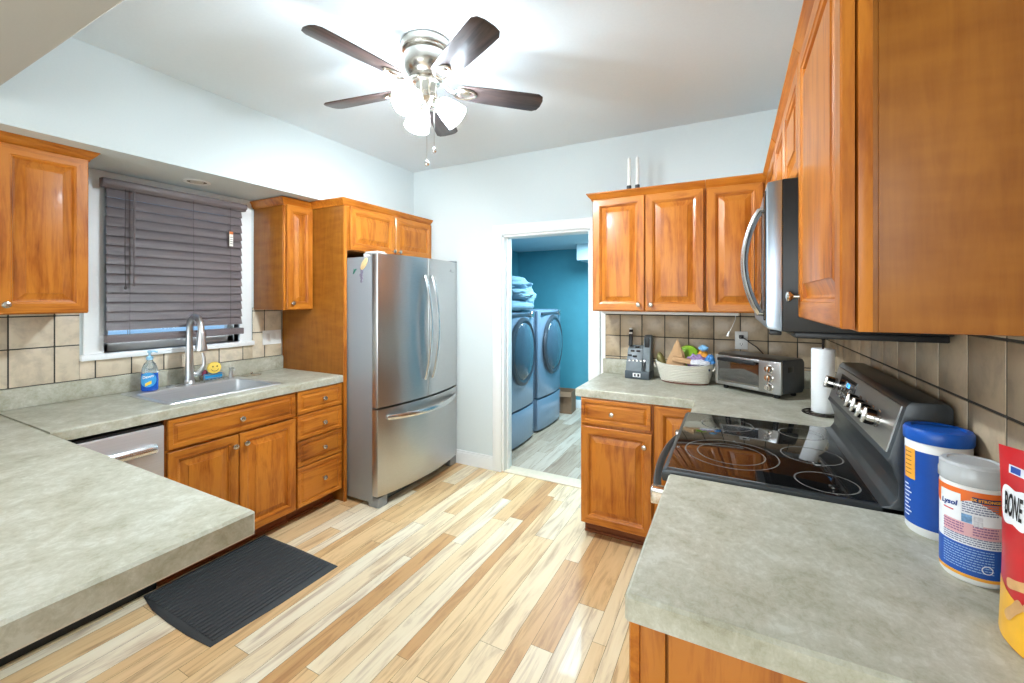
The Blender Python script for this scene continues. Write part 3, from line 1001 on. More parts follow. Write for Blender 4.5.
lab = MB()
A0 = -PI / 2
nl = 20
lo_ = [[(.0435 * math.cos(A0 + (i / nl - .5) * 2.0 * math.sqrt(max(0, 1 - (2 * j / 10 - 1) ** 2 * .95))), .0305 * math.sin(A0 + (i / nl - .5) * 2.0 * math.sqrt(max(0, 1 - (2 * j / 10 - 1) ** 2 * .95))), .025 + .085 * j / 10) for i in range(nl + 1)] for j in range(11)]
lab.loft(lo_, False, False, closed=False)
lb = lab.obj('label', plain('sky_blue_label', lin(60, 160, 222), .35), t)
text_obj('label_lettering', 'Dawn', .022, lambda u, v: Vector((.0445 * math.cos(A0 + u / .042), .0315 * math.sin(A0 + u / .042), .086 + v + u * .2)), WHITEPL, lb, bold=.0006)
mb = MB()
loops = [[(.0445 * math.cos(A0 + .05 + u), .0318 * math.sin(A0 + .05 + u), .050 + w_ - .12 * u * u * .1 + .012 * math.sin(u * 2)) for u in [(-.35 + .7 * i / 8) for i in range(9)]] for w_ in (-.012, .006)]
mb.loft(loops, False, False, closed=False).obj('label_picture', plain('yellow_print', lin(240, 206, 70), .4), lb)

t = thing('sponge_rack', 'small wire sponge rack behind the sink, right of the faucet', 'rack', (-3.085, 1.600, .9205), L90)
mb = MB()
for y in (-.03, .03):
    mb.tube([(-.06, y, .0), (-.06, y, .045), (.06, y, .045), (.06, y, .0)], .002, 6)
    mb.tube([(-.06, y, .022), (.06, y, .022)], .0018, 6)
for k in range(6):
    x = -.06 + .024 * k
    mb.tube([(x, -.03, .010), (x, .03, .010)], .0016, 6)
for x in (-.06, .06):
    mb.tube([(x, -.03, .045), (x, .03, .045)], .002, 6)
mb.obj('wire_frame', CHROME, t)
BLUESP = plain('bright_blue_foam', lin(26, 138, 196), .8, bump=.4, nscale=300)
o = MB().box(-.055, .055, -.024, -.002, .0, .038, .005).obj('blue_sponge', BLUESP, None, loc=(-3.085, 1.600, .933), rot=(0, 0, L90))
tag(o, 'bright blue foam sponge lying in the wire rack', 'sponge')
t = thing('smiley_sponge', 'round yellow smiling sponge standing up in the wire rack', 'sponge', (-3.046, 1.598, 1.010), L90)
YEL = plain('yellow_foam', lin(238, 204, 96), .85, bump=.3, nscale=250)
loops = []
for yy, sc_ in ((.020, .94), (.016, 1.0), (.002, 1.0), (-.002, .95)):
    loops.append([(sc_ * .040 * math.cos(2 * PI * k / 40) * (1 + .02 * math.cos(k * PI / 2)), yy, sc_ * .038 * math.sin(2 * PI * k / 40) * (1 + .02 * math.cos(k * PI / 2))) for k in range(40)])
MB().loft(loops).obj('foam_disc', YEL, t)
mb = MB()
for x in (-.013, .013):
    mb.lathe([(0, 0), (.005, 0), (.005, .0015), (0, .0015)], T(x, -.002, .009) @ Rx(PI / 2), 12)
mb.tube([(.022 * math.cos(a), -.003, -.004 + .018 * math.sin(a)) for a in [PI + .25 + (PI - .5) * k / 10 for k in range(11)]], .0016, 6)
mb.obj('face_cutout', plain('dark_cutout', lin(92, 66, 24), .9), t)
o = MB().blob((0, 0, 0), (.012, .018, .020), .25, 9, 3, seed=3).obj('scrub_pad', plain('plum_scrub_pad', lin(142, 62, 84), .9, bump=.4, nscale=300), None, loc=(-3.085, 1.556, .978))
tag(o, 'small plum coloured scrubbing pad at the left end of the wire rack', 'sponge')
t = thing('sink_strainer', 'flat round steel strainer lid on the worktop behind the right end of the sink', 'strainer', (-3.09, 1.865, .916))
MB().lathe([(.062, 0), (.064, .003), (.056, .007), (.03, .010), (0, .011)], None, 32).obj('lid', CHROME, t)
MB().lathe([(.006, .010), (.010, .016), (.008, .022), (0, .023)], None, 14).obj('knob', CHROME, t)

# wall plates
t = thing('switch_plate', 'wide white switch plate on the cream tiles by the tall fridge panel', 'switch plate', (XL + .009, 2.085, 1.165), L90)
MB().box(-.075, .075, -.008, 0, -.052, .058, .003).obj('plate', WHITEPL, t)
for x in (-.045, .0, .045):
    MB().box(x - .016, x + .016, -.011, -.007, -.030, .036, .002).obj('switch', WHITEPL, t)
t = thing('wall_outlet', 'white power outlet on the tan tiles behind the toaster oven', 'outlet', (.048, YB - .009, 1.195))
MB().box(-.037, .037, -.006, 0, -.058, .058, .002).obj('plate', WHITEPL, t)
for z in (-.024, .024):
    so = MB().lathe([(0, 0), (.0165, 0), (.0165, .003), (0, .003)], T(0, -.005, z) @ Rx(PI / 2), 20).obj('socket', WHITEPL, t)
    MB().box(-.008, -.0055, -.0092, -.0078, z - .004, z + .006).box(.0055, .008, -.0092, -.0078, z - .004, z + .006).lathe([(0, 0), (.0025, 0), (.0025, .001), (0, .001)], T(0, -.008, z - .010) @ Rx(PI / 2), 10).obj('slots', BLACKPL, so)
t = thing('power_cord', 'black plug and cord running from the outlet down behind the toaster oven', 'cord', (.048, YB - .016, 1.219))
MB().box(-.014, .014, -.022, -.001, -.012, .012, .004).obj('plug', BLACKPL, t)
MB().tube([(0, -.022, -.002), (.02, -.032, -.010), (.05, -.034, -.035), (.085, -.03, -.060), (.12, -.018, -.10), (.17, -.018, -.16), (.20, -.02, -.19)], .0033, 8).obj('cord', BLACKPL, t)

# ------------------------------------------------------------------ range and microwave
RY0, RY1 = 1.430, 2.206
t = thing('range', 'black and stainless electric range with a glass cooktop', 'range', (-.165, RY1, 0), R90)
RW = RY1 - RY0           # local x: 0 (far) .. RW (near); local y: 0 front .. toward wall
MB().box(.004, RW - .004, .02, .62, .02, .90, .004).obj('body', DARKGREY, t)
od = MB().box(.004, RW - .004, -.025, .02, .23, .865, .008).obj('oven_door', STEEL, t)
MB().box(.10, RW - .10, -.029, -.024, .36, .70, .006).obj('oven_window', BLACKGL, od)
pts = [(.05, -.018, .80)]
for k in range(15):
    u = k / 14
    pts.append((.05 + (RW - .10) * u, -.050 - .038 * math.sin(PI * u) ** .6, .822))
pts.append((RW - .05, -.018, .80))
MB().tube(pts, .014, 10, flat=(1.0, .8)).obj('handle', DARKGREY, od)
MB().box(RW - .070, RW - .030, -.078, -.020, .79, .842, .005).obj('handle_bracket', CHROME, od)
MB().box(.030, .070, -.078, -.020, .79, .842, .005).obj('handle_bracket', CHROME, od)
MB().box(.004, RW - .004, -.022, .02, .04, .22, .008).obj('storage_drawer', STEEL, t)
MB().prism([(-.035, .885), (-.040, .900), (-.036, .916), (-.026, .922), (.0, .9235), (.555, .9235), (.555, .895), (.0, .885)], 'x', 0, RW, .002).obj('cooktop_frame', DARKGREY, t)
ck = MB().box(.018, RW - .018, -.022, .507, .921, .9262, .002).obj('cooktop_glass', BLACKGL, t)


def ring(mb, x, y, r, w_=.0022):
    n = 56
    mb.loft([[(x + q_ * math.cos(2 * PI * k / n), y + q_ * math.sin(2 * PI * k / n), .9266) for k in range(n)] for q_ in (r - w_, r + w_)], False, False)


for (wx, wy, rs) in ((-.008, 1.668, (.145, .105)), (.243, 1.535, (.078,)), (.238, 1.775, (.088,)), (.241, 2.045, (.075,)), (-.023, 2.048, (.098,))):
    mb = MB()
    for r in rs:
        ring(mb, RY1 - wy, wx + .165, r)
    mb.obj('burner_ring', RING, ck, smooth=0)
# backguard: sloping control face on a swept rear ledge
prof = [(.508, .924), (.528, .930), (.540, .950), (.542, .985), (.528, 1.030), (.519, 1.046), (.524, 1.056), (.558, 1.190), (.568, 1.203), (.640, 1.204), (.648, 1.190), (.648, .915), (.508, .900)]
MB().prism(prof, 'x', 0, RW, .003).obj('backguard', DARKGREY, t)
fa = (.5242, 1.058)
fb = (.5575, 1.189)
fl = math.hypot(fb[0] - fa[0], fb[1] - fa[1])
ex, ez = (fb[0] - fa[0]) / fl, (fb[1] - fa[1]) / fl


def pf(x, s, o):
    """point on the control face: x along, s up the slope, o out of the face"""
    return Vector((x, fa[0] + ex * s - ez * o, fa[1] + ez * s + ex * o))


def panel_box(x0, x1, s0, s1, o0, o1):
    mb = MB()
    mb.loft([[pf(x0, s0, o), pf(x1, s0, o), pf(x1, s1, o), pf(x0, s1, o)] for o in (o0, o1)])
    return mb


pn = panel_box(.022, RW - .022, .004, fl - .004, -.002, .003).obj('control_panel', STEEL, t)
dp = panel_box(.115, .340, .030, fl - .020, .003, .005).obj('display', BLACKGL, pn)
text_obj('display_digits', '12:08', .022, lambda u, v: pf(.245 + u, .088 + v, .0055), plain('blue_display_digits', lin(70, 170, 255), .4, emit=2.5, var=0), dp)
mb = MB()
for i in range(6):
    for j in range(2):
        c_ = pf(.14 + .034 * i, .045 + .018 * j, .0055)
        if j == 1 and i > 1:
            continue
        mb.lathe([(0, 0), (.004, 0), (.004, .0006), (0, .0006)], T(*c_) @ Rx(PI / 2), 8)
mb.obj('display_keys', plain('grey_key_print', lin(170, 172, 174), .5), dp)
for x in (.055, .42, .49, .56, .63):
    if x == .63:
        x = .625
    c_ = pf(x, .062, .003)
    Mx = T(*c_) @ aim((0, -ez, ex))
    MB().lathe([(.026, 0), (.026, .002), (.0235, .003), (.0235, .028), (.021, .032), (0, .033)], Mx, 28).box(-.005, .005, -.024, .024, .004, .038, .003, mat=Mx).obj('control_knob', CHROME, pn)

t = thing('microwave', 'stainless over-the-range microwave with a curved bar handle', 'microwave', (.125, 2.192, 1.372), R90)
MW = .762
MB().box(.002, MW - .002, .0, .36, .0, .436, .003).obj('body', BLACKPL, t)
MB().box(.03, MW - .01, .03, .355, -.018, .0, .004).obj('vent_base', BLACKPL, t)
dr = MB().prism([(0, 0), (-.036, .006), (-.040, .02), (-.040, .416), (-.036, .43), (0, .434)], 'x', 0, MW, .003).obj('door', m_steel('microwave_steel', lin(176, 190, 206), .32, 'z'), t)
MB().box(.03, MW - .17, -.0425, -.039, .045, .39, .004).obj('window', BLACKGL, dr)
MB().box(MW - .070, MW - .012, -.0425, -.039, .03, .41, .004).obj('keypad', BLACKGL, dr)
pts = [(MW - .10, -.038, .365)] + [(MW - .10, -.052 - .042 * math.sin(PI * k / 14) ** .8, .365 - .315 * k / 14) for k in range(15)] + [(MW - .10, -.038, .05)]
MB().tube(pts, .0135, 12, flat=(1.25, .8)).obj('handle', STEELV, dr)
MB().box(MW - .05, MW - .02, -.03, .0, -.012, .002, .003).obj('latch_foot', BLACKPL, t)

# ------------------------------------------------------------------ things on the corner worktop
t = thing('knife_block', 'grey angled knife block full of dark-handled knives', 'knife block', (-.585, 3.06, .9155), -.06)
KB = plain('slate_grey_plastic', lin(112, 120, 124), .4)
KBD = plain('dark_slate_base', lin(70, 78, 84), .4)
mb = MB()
mb.prism([(-.075, .0), (.065, .0), (.065, .19), (.03, .225), (-.01, .20), (-.035, .13), (-.055, .115), (-.07, .055)], 'x', -.075, .035, .004)
mb.prism([(-.06, .0), (.065, .0), (.065, .27), (.05, .295), (.015, .30), (-.01, .28), (-.03, .17), (-.055, .06)], 'x', .035, .085, .006)
mb.obj('block', KB, t)
MB().box(-.078, .088, -.080, .067, .0, .055, .006).obj('base', KBD, t)
mb = MB()
for i in range(5):
    x = -.055 + i * .026
    mb.box(x - .008, x + .008, -.010, .006, .0, .075, .004, mat=T(0, -.058, .055) @ Rx(-.28))
mb.obj('knife_handles', BLACKPL, t)
mb = MB()
for i in range(5):
    x = -.055 + i * .026
    mb.box(x - .008, x + .008, -.0115, .0075, .062, .077, .003, mat=T(0, -.058, .055) @ Rx(-.28))
mb.obj('handle_caps', CHROME, t)
MB().box(-.072, -.046, -.016, .012, .0, .125, .008, mat=T(0, .0, .215) @ Rx(-.18)).obj('tall_handle', BLACKPL, t)
MB().box(-.071, -.047, -.017, .013, .085, .100, .004, mat=T(0, .0, .215) @ Rx(-.18)).box(-.071, -.047, -.017, .013, .115, .130, .006, mat=T(0, .0, .215) @ Rx(-.18)).obj('handle_cap', WHITEPL, t)
mb = MB()
for x, z in ((-.055, .155), (-.02, .150), (-.04, .185), (.0, .185), (-.01, .212)):
    mb.box(x - .014, x + .014, -.035 + (z - .13) * .4 - .008, -.03 + (z - .13) * .4 + .012, z - .006, z + .008, .003)
mb.obj('slots', BLACKPL, t)
MB().box(.044, .076, -.030, -.018, .215, .285, .005, mat=T(0, -.0, 0)).obj('shears_handle', BLACKPL, t)
MB().box(-.022, .030, -.0815, -.079, .015, .042, .001).obj('label_plate', WHITEPL, t)
MB().box(-.012, -.002, -.083, -.0812, .020, .037).box(.010, .022, -.083, -.0812, .020, .037).obj('label_marks', BLACKPL, t)

BKX, BKY = -.283, 3.015
t = thing('basket', 'oval off-white rope basket beside the knife block', 'basket', (BKX, BKY, .9155), -.06)
rows = 11
loops = []
ROPE = plain('off_white_rope', lin(208, 204, 190), .85, var=.08, bump=.5, nscale=220)


def bprof(u):
    return .145 + .038 * u ** .8, .080 + .025 * u ** .8


for k in range(rows):
    u0 = k / rows
    for f_, o in ((0, -.002), (.5, .0025)):
        rx, ry = bprof(u0 + f_ / rows)
        zz = .006 + (.118) * (u0 + f_ / rows)
        lp = []
        for (x, y, z) in ell(rx + o, ry + o, zz, 48):
            z += .016 * u0 * (abs(x) / rx) ** 3
            lp.append((x, y, z))
        loops.append(lp)
rx, ry = bprof(1)
top = [(x, y, z + .016 * (abs(x) / rx) ** 3) for x, y, z in ell(rx, ry, .124, 48)]
inn = [(x, y, z + .016 * (abs(x) / rx) ** 3) for x, y, z in ell(rx - .008, ry - .008, .122, 48)]
MB().loft([ell(.12, .06, .008, 48)] + loops + [top, inn, ell(.14, .075, .014, 48)]).obj('woven_body', ROPE, t)
MB().loft([ell(.142, .078, .0, 48), ell(.147, .083, .004, 48), ell(.148, .084, .016, 48), ell(.140, .076, .016, 48)]).obj('base_band', plain('brown_leather_band', lin(108, 62, 44), .6), t)
MB().tube([(.172, -.045, .095), (.186, -.032, .108), (.190, .0, .112), (.186, .032, .108), (.172, .045, .095)], .006, 8).obj('handle', ROPE, t)
MB().tube([(-.172, -.045, .095), (-.186, -.032, .108), (-.190, .0, .112), (-.186, .032, .108), (-.172, .045, .095)], .006, 8).obj('handle', ROPE, t)
MB().box(.150, .162, -.064, -.055, .095, .108, .003, mat=None).obj('tag', plain('navy_tag', lin(38, 52, 78), .6), t)

# the brown paper bag, pinched at its tip
mb = MB()
n = 28
loops = []
for i in range(12):
    u = i / 11
    z = .02 + .225 * u
    wx = .078 * (1 - u ** 1.6) + .004
    wy = .038 * (1 - u) + .004
    cx = -.004 + .012 * u
    lp = []
    for k in range(n):
        a = 2 * PI * k / n
        cr = 1 + .22 * noise.noise(Vector((math.cos(a) * 2.5, math.sin(a) * 2.5, u * 5 + 3)))
        sq = (abs(math.cos(a)) ** 4 + abs(math.sin(a)) ** 4) ** -.25
        lp.append((cx + wx * sq * cr * math.cos(a) * .82, wy * sq * cr * math.sin(a) * .85, z + .012 * noise.noise(Vector((a, u * 4, 1)))))
    loops.append(lp)
mb.loft(loops)
mb.box(-.065, .05, -.045, -.012, .118, .150, .006, mat=T(.03, 0, -.015) @ Ry(.12))
KRAFT = plain('brown_kraft_paper', lin(190, 152, 112), .85, var=.08, bump=.3, nscale=20)
o = mb.obj('paper_bag', KRAFT, None, loc=(-.332, 2.992, .950), rot=(0, 0, -.1))
tag(o, 'crumpled brown paper bag with a pointed top standing in the basket', 'bag')
o = MB().blob((0, 0, 0), (.03, .028, .075), .12, 5, 3, seed=5).obj('snack_pouch', plain('olive_foil', lin(120, 112, 66), .35, .3), None, loc=(-.428, 3.03, 1.03), rot=(0, -.25, 0))
tag(o, 'olive foil pouch leaning at the left end of the basket', 'bag')
o = MB().lathe([(0, -.022), (.058, -.02), (.07, -.008), (.072, .002), (.064, .014), (.02, .022), (0, .023)], Rx(PI / 2 - .3), 30, sy=1.1).obj('green_bowl', plain('lime_green_plastic', lin(132, 176, 44), .3), None, loc=(-.268, 3.078, 1.078), rot=(0, .15, 0))
tag(o, 'lime green round dish standing behind the paper bag', 'dish')
o = MB().blob((0, 0, 0), (.055, .04, .058), .35, 9, 4, seed=2).obj('plastic_bag', plain('clear_purple_plastic', lin(150, 124, 168), .2, coat=.5, var=.35, nscale=25), None, loc=(-.210, 2.992, 1.05))
tag(o, 'crinkled purple plastic bag in the middle of the basket', 'bag')
o = MB().blob((0, 0, 0), (.036, .026, .058), .18, 7, 3, seed=8).obj('snack_packet', plain('orange_packet', lin(226, 156, 62), .3, coat=.4, var=.15, nscale=20), None, loc=(-.172, 3.03, 1.075), rot=(0, -.1, 0))
tag(o, 'orange snack packet standing in the right half of the basket', 'packet')
BLP = plain('blue_white_packet', lin(70, 140, 206), .3, coat=.4, var=.5, nscale=45)
o = MB().blob((0, 0, 0), (.030, .028, .050), .3, 9, 4, seed=11).obj('snack_packet', BLP, None, loc=(-.134, 2.992, 1.062), rot=(0, .25, 0))
tag(o, 'blue and white packet leaning on the right rim of the basket', 'packet')
o = MB().blob((0, 0, 0), (.030, .022, .020), .25, 8, 3, seed=14).obj('snack_packet', plain('pale_blue_foil', lin(124, 176, 214), .3, coat=.4, var=.3, nscale=50), None, loc=(-.170, 3.01, 1.148))
tag(o, 'pale blue crumpled wrapper on top of the orange packet', 'wrapper')
o = MB().blob((0, 0, 0), (.062, .026, .018), .3, 9, 4, seed=17).obj('plastic_bag', plain('white_plastic_film', lin(222, 222, 230), .25, coat=.3, var=.12, nscale=40), None, loc=(-.19, 2.950, 1.060))
tag(o, 'flat white plastic bag along the front rim of the basket', 'bag')

# toaster oven, turned toward the room
ta = math.radians(-36)
t = thing('toaster_oven', 'stainless toaster oven with three knobs standing askew in the corner', 'toaster oven', (-.095, 2.955, .9155), ta)
TW, TD = .405, .215
TBK = plain('charcoal_toaster_shell', lin(64, 68, 72), .45, .2)
MB().prism([(.02, .030), (.010, .06), (.004, .15), (.014, .205), (.026, .214), (TD - .02, .214), (TD, .196), (TD, .05), (TD - .02, .024)], 'x', 0, TW, .005).obj('shell', TBK, t)
MB().prism([(.004, .205), (.030, .2165), (TD - .03, .2165), (TD - .03, .213), (.03, .2128), (.0, .198)], 'x', .004, TW - .004, .001).obj('top_sheet', m_steel('dull_top_steel', lin(140, 140, 138), .35, 'x'), t)
# front frame as bars so that the door opening stays open
mb = MB()
mb.box(0, .018, -.006, .012, .026, .205, .003).box(TW - .125, TW, -.006, .012, .026, .205, .004).box(.018, TW - .125, -.006, .012, .026, .046, .003).box(.018, TW - .125, -.006, .012, .188, .205, .003)
mb.obj('front_frame', STEEL, t)
MB().box(.016, TW - .123, .0125, .016, .044, .190).obj('cavity_back', plain('warm_oven_interior', lin(196, 182, 158), .35, .5, var=.2), t)
dg = MB().box(.018, TW - .125, -.004, -.001, .046, .188).obj('glass_door', OVENGL, t)
mb = MB()
for k in range(9):
    mb.tube([(.03 + k * .031, .004, .08), (.03 + k * .031, .010, .08)], .0015, 6)
mb.tube([(.02, .003, .08), (TW - .13, .003, .08)], .002, 6).tube([(.02, .008, .10), (TW - .13, .008, .10)], .0015, 6)
mb.obj('rack', CHROME, t)
MB().box(.03, TW - .137, -.030, -.012, .172, .192, .005).box(.035, .05, -.016, .0, .176, .188, .002).box(TW - .157, TW - .142, -.016, 0, .176, .188, .002).obj('door_handle', BLACKPL, dg)
for z in (.062, .112, .162):
    MB().lathe([(.024, 0), (.024, .004), (.019, .006), (.018, .020), (.016, .023), (0, .023)], T(TW - .062, -.006, z) @ Rx(PI / 2), 26).box(-.003, .003, -.016, .016, .020, .028, .002, mat=T(TW - .062, -.006, z) @ Rx(PI / 2)).obj('dial', CHROME, t)
for x in (.045, TW - .045):
    for y in (.035, TD - .03):
        MB().lathe([(.013, 0), (.015, .004), (.014, .028), (0, .030)], T(x, y, 0), 16).obj('foot', BLACKPL, t)
MB().box(TW - .0005, TW + .0015, .06, .11, .145, .175, .0005).obj('side_vent', BLACKPL, t)
MB().box(.06, TW - .01, TD - .002, TD + .012, .05, .11, .004).obj('crumb_tray_lip', TBK, t)

t = thing('paper_towel_holder', 'wire stand holding the paper towel roll beside the range', 'holder', (.383, 2.50, .9155))
mb = MB()
for r in (.082, .060):
    mb.tube([(r * math.cos(2 * PI * k / 36), r * math.sin(2 * PI * k / 36), .0035) for k in range(36)], .0035, 8, closed=True)
for a in (0, PI / 2, PI, 1.5 * PI):
    mb.tube([(0, 0, .006), (.08 * math.cos(a), .08 * math.sin(a), .0035)], .003, 6)
IRON = plain('dark_wire', lin(52, 46, 42), .4, .6)
mb.obj('wire_base', IRON, t)
MB().tube([(0, 0, .006), (0, 0, .355)], .0045, 10).lathe([(.0045, .352), (.009, .357), (.011, .364), (.007, .372), (0, .374)], None, 14).obj('post', IRON, t)
rl = MB().lathe([(.019, 0), (.045, 0), (.047, .003), (.047, .30), (.045, .303), (.019, .303), (.019, 0)], None, 40, cap=False).obj('paper_towel_roll', PAPERW, None, loc=(.383, 2.50, .924))
tag(rl, 'white paper towel roll standing on the wire holder', 'paper towel')

# ------------------------------------------------------------------ tubs and bag on the near worktop
BLUE = plain('royal_blue_label', lin(18, 74, 160), .35)
BLUELID = plain('blue_lid_plastic', lin(18, 84, 176), .35)
ORNG = plain('amber_print', lin(240, 168, 60), .4)
WPR = plain('white_print', lin(238, 240, 244), .4)


def patch(r, a0, a1, z0, z1, n=14, off=.0006, rows=1):
    mb = MB()
    loops = [[((r + off) * math.cos(a0 + (a1 - a0) * k / n), (r + off) * math.sin(a0 + (a1 - a0) * k / n), z0 + (z1 - z0) * j / rows) for k in range(n + 1)] for j in range(rows + 1)]
    return mb.loft(loops, False, False, closed=False)


def onto(r, ac, zc, off=.0009, slope=0):
    return lambda u, v: Vector(((r + off) * math.cos(ac + u / r), (r + off) * math.sin(ac + u / r), zc + v + slope * u))


t = thing('wipes_tub', 'tall white tub with a blue wrapper and a blue lid beside the range', 'tub', (.428, 1.352, .9155))
r = .0575
va = math.atan2(-1.352, -.428)        # direction from tub to camera
MB().lathe([(0, 0), (r - .004, 0), (r, .006), (r, .212), (r - .002, .216), (0, .216)], None, 48).obj('tub_body', WHITEPL, t)
patch(r, 0, 2 * PI, .020, .195, 64).obj('wrapper', BLUE, t)
MB().lathe([(r + .002, .216), (r + .0035, .220), (r + .0035, .240), (r, .246), (r - .010, .2475), (r - .014, .244), (0, .244)], None, 48).obj('lid', BLUELID, t)
patch(r, va - 1.25, va - .70, .125, .197, 12, .0012).obj('amber_block', ORNG, t)
mb = MB()
for k in range(9):
    a_ = va - 1.25
    loops = [[((r + .0013) * math.cos(a_ + q_), (r + .0013) * math.sin(a_ + q_), z) for q_ in (0, .12, .26 + .18 * ((k * 7) % 5) / 5)] for z in (.108 - k * .009, .111 - k * .009)]
    mb.loft(loops, False, False, closed=False)
mb.obj('print_lines', WPR, t)
mb = MB()
for k in range(6):
    loops = [[((r + .0018) * math.cos(va - 1.16 + q_), (r + .0018) * math.sin(va - 1.16 + q_), z) for q_ in (0, .15, .32)] for z in (.186 - k * .010, .1885 - k * .010)]
    mb.loft(loops, False, False, closed=False)
mb.obj('amber_print_lines', plain('brown_print', lin(150, 100, 40), .5), t)

t = thing('wipes_canister', 'white wipes canister with an orange and blue label and a clear lid', 'canister', (.424, 1.176, .9155))
r = .047
va = math.atan2(-1.176, -.424)
MB().lathe([(0, 0), (r - .004, 0), (r, .006), (r, .186), (r - .003, .190), (0, .190)], None, 48).obj('canister_body', WHITEPL, t)
LID = plain('frosted_clear_lid', lin(220, 224, 226), .25, trans=.35, var=.01)
MB().lathe([(r + .0005, .188), (r + .0025, .191), (r + .0025, .206), (r + .001, .210), (r + .001, .222), (r - .003, .2265), (r - .010, .228), (r - .013, .2255), (0, .2255)], None, 48).obj('lid', LID, t)
patch(r, 0, 2 * PI, .016, .180, 64, .0005).obj('label_wrap', WPR, t)
patch(r, 0, 2 * PI, .018, .074, 64, .0009).obj('blue_band', plain('deep_blue_print', lin(28, 84, 172), .4), t)
patch(r, 0, 2 * PI, .012, .018, 64, .0011).obj('amber_band', ORNG, t)
mb = MB()
nn = 64
loops = []
for j in (0, 1):
    loops.append([((r + .0010) * math.cos(2 * PI * k / nn), (r + .0010) * math.sin(2 * PI * k / nn), .180 if j else .150 + .012 * math.sin(6 * PI * k / nn + 1.0)) for k in range(nn)])
mb.loft(loops, False, False)
mb.obj('orange_band', plain('orange_label_print', lin(232, 112, 44), .4), t)
patch(r, va - 1.12, va - .34, .120, .170, 12, .0014).obj('logo_field', WPR, t)
text_obj('logo_lettering', 'Lysol', .0135, onto(r, va - .74, .148, .0022, .12), plain('navy_print', lin(36, 62, 132), .4), t, bold=.0005, shear=.15)
patch(r, va - .95, va - .56, .134, .1365, 8, .0020).obj('logo_underline', plain('red_print', lin(206, 50, 56), .4), t)
patch(r, va - .02, va + .86, .160, .170, 12, .0014).obj('claim_strip', plain('navy_strip', lin(30, 44, 96), .4), t)
text_obj('claim_lettering', '4X STRONGER', .0070, onto(r, va + .42, .165, .0020), ORNG, t, bold=.0003)
patch(r, va - .95, va + .9, .092, .117, 20, .0011).obj('pink_field', plain('pink_print', lin(228, 178, 182), .4), t)
mb = MB()
PR = plain('fine_grey_print', lin(120, 124, 150), .5)
random.seed(3)


def lines(mb, a0, a1, z0, z1, st, h):
    z = z1
    while z > z0:
        a = a0
        while a < a1 - .02:
            L_ = random.uniform(.04, .14)
            e_ = min(a + L_, a1)
            mb.loft([[((r + .0018) * math.cos(a + (e_ - a) * q_), (r + .0018) * math.sin(a + (e_ - a) * q_), zz) for q_ in (0, .5, 1)] for zz in (z, z + h)], False, False, closed=False)
            a = e_ + .02
        z -= st


lines(mb, va - .30, va + .75, .136, .156, .0045, .0022)
mb.obj('fine_print', PR, t, smooth=0)
mb = MB()
lines(mb, va - .95, va + .85, .076, .090, .0042, .0020)
mb.obj('fine_print', PR, t, smooth=0)
mb = MB()
lines(mb, va - .95, va - .25, .096, .112, .005, .0026)
lines(mb, va + .0, va + .75, .096, .112, .005, .0026)
mb.obj('plum_print', plain('plum_fine_print', lin(150, 104, 140), .5), t, smooth=0)
mb = MB()
lines(mb, va - .95, va + .6, .028, .068, .0050, .0018)
mb.obj('white_print', plain('pale_blue_print', lin(150, 186, 226), .5), t, smooth=0)
patch(r, va - .32, va - .02, .118, .134, 8, .0015).obj('picture', plain('blue_photo_print', lin(110, 150, 190), .4, var=.4, nscale=150), t)
patch(r, va + .02, va + .28, .112, .134, 8, .0015).obj('text_box', plain('grey_box_print', lin(214, 214, 220), .4, var=.2, nscale=300), t)
mb = MB()
fnm = onto(r, va + .40, .036, .0022)
mb.loft([[fnm(q_ * math.cos(2 * PI * k / 20), q_ * math.sin(2 * PI * k / 20)) for k in range(20)] for q_ in (.0065, .008)], False, False)
mb.obj('round_mark', WPR, t, smooth=0)

# upright treat pouch against the right wall, front toward the room
t = thing('treat_bag', 'red and yellow treat pouch at the right edge of the near worktop', 'bag', (.440, .934, .9155), math.radians(-64))
BWD, BH = .094, .305          # half width, height


def bag(u, v, o=0.0):
    """front surface: u -1..1 across, v 0..1 up"""
    th = .036 * (1 - v) ** .55 + .004
    w_ = BWD * (1 - .05 * math.sin(PI * v))
    bul = (1 - abs(u) ** 2.4)
    dent = .004 * noise.noise(Vector((u * 2, v * 5, 2)))
    return Vector((u * w_, -th * bul - dent * bul - o, v * BH))


def bag_back(u, v):
    p = bag(u, v)
    th = .036 * (1 - v) ** .55 + .004
    return Vector((p.x, th * .8 * (1 - abs(u) ** 2.4), p.z))


NU, NV = 20, 20
RED = plain('red_foil_print', lin(198, 26, 34), .32, coat=.3)
YELB = plain('yellow_foil_print', lin(240, 178, 40), .32, coat=.3)
mb = MB()
loops = []
for j in range(NV + 1):
    v = j / NV
    loops.append([bag(-1 + 2 * k / NU, v) for k in range(NU + 1)] + [bag_back(1 - 2 * k / NU, v) for k in range(1, NU)])
mb.loft(loops)
mb.obj('pouch', RED, t)


def grid_on(u0, u1, vf0, vf1, o, n=14, m=5):
    mb = MB()
    loops = []
    for j in range(m + 1):
        loops.append([bag(u0 + (u1 - u0) * k / n, vf0(u0 + (u1 - u0) * k / n) * (1 - j / m) + vf1(u0 + (u1 - u0) * k / n) * j / m, o) for k in range(n + 1)])
    return mb.loft(loops, False, False, closed=False)


grid_on(-.995, .995, lambda u: .004, lambda u: .30 - .10 * (u + 1) / 2 + .03 * math.sin(3 * u), .0008).obj('yellow_base', YELB, t)
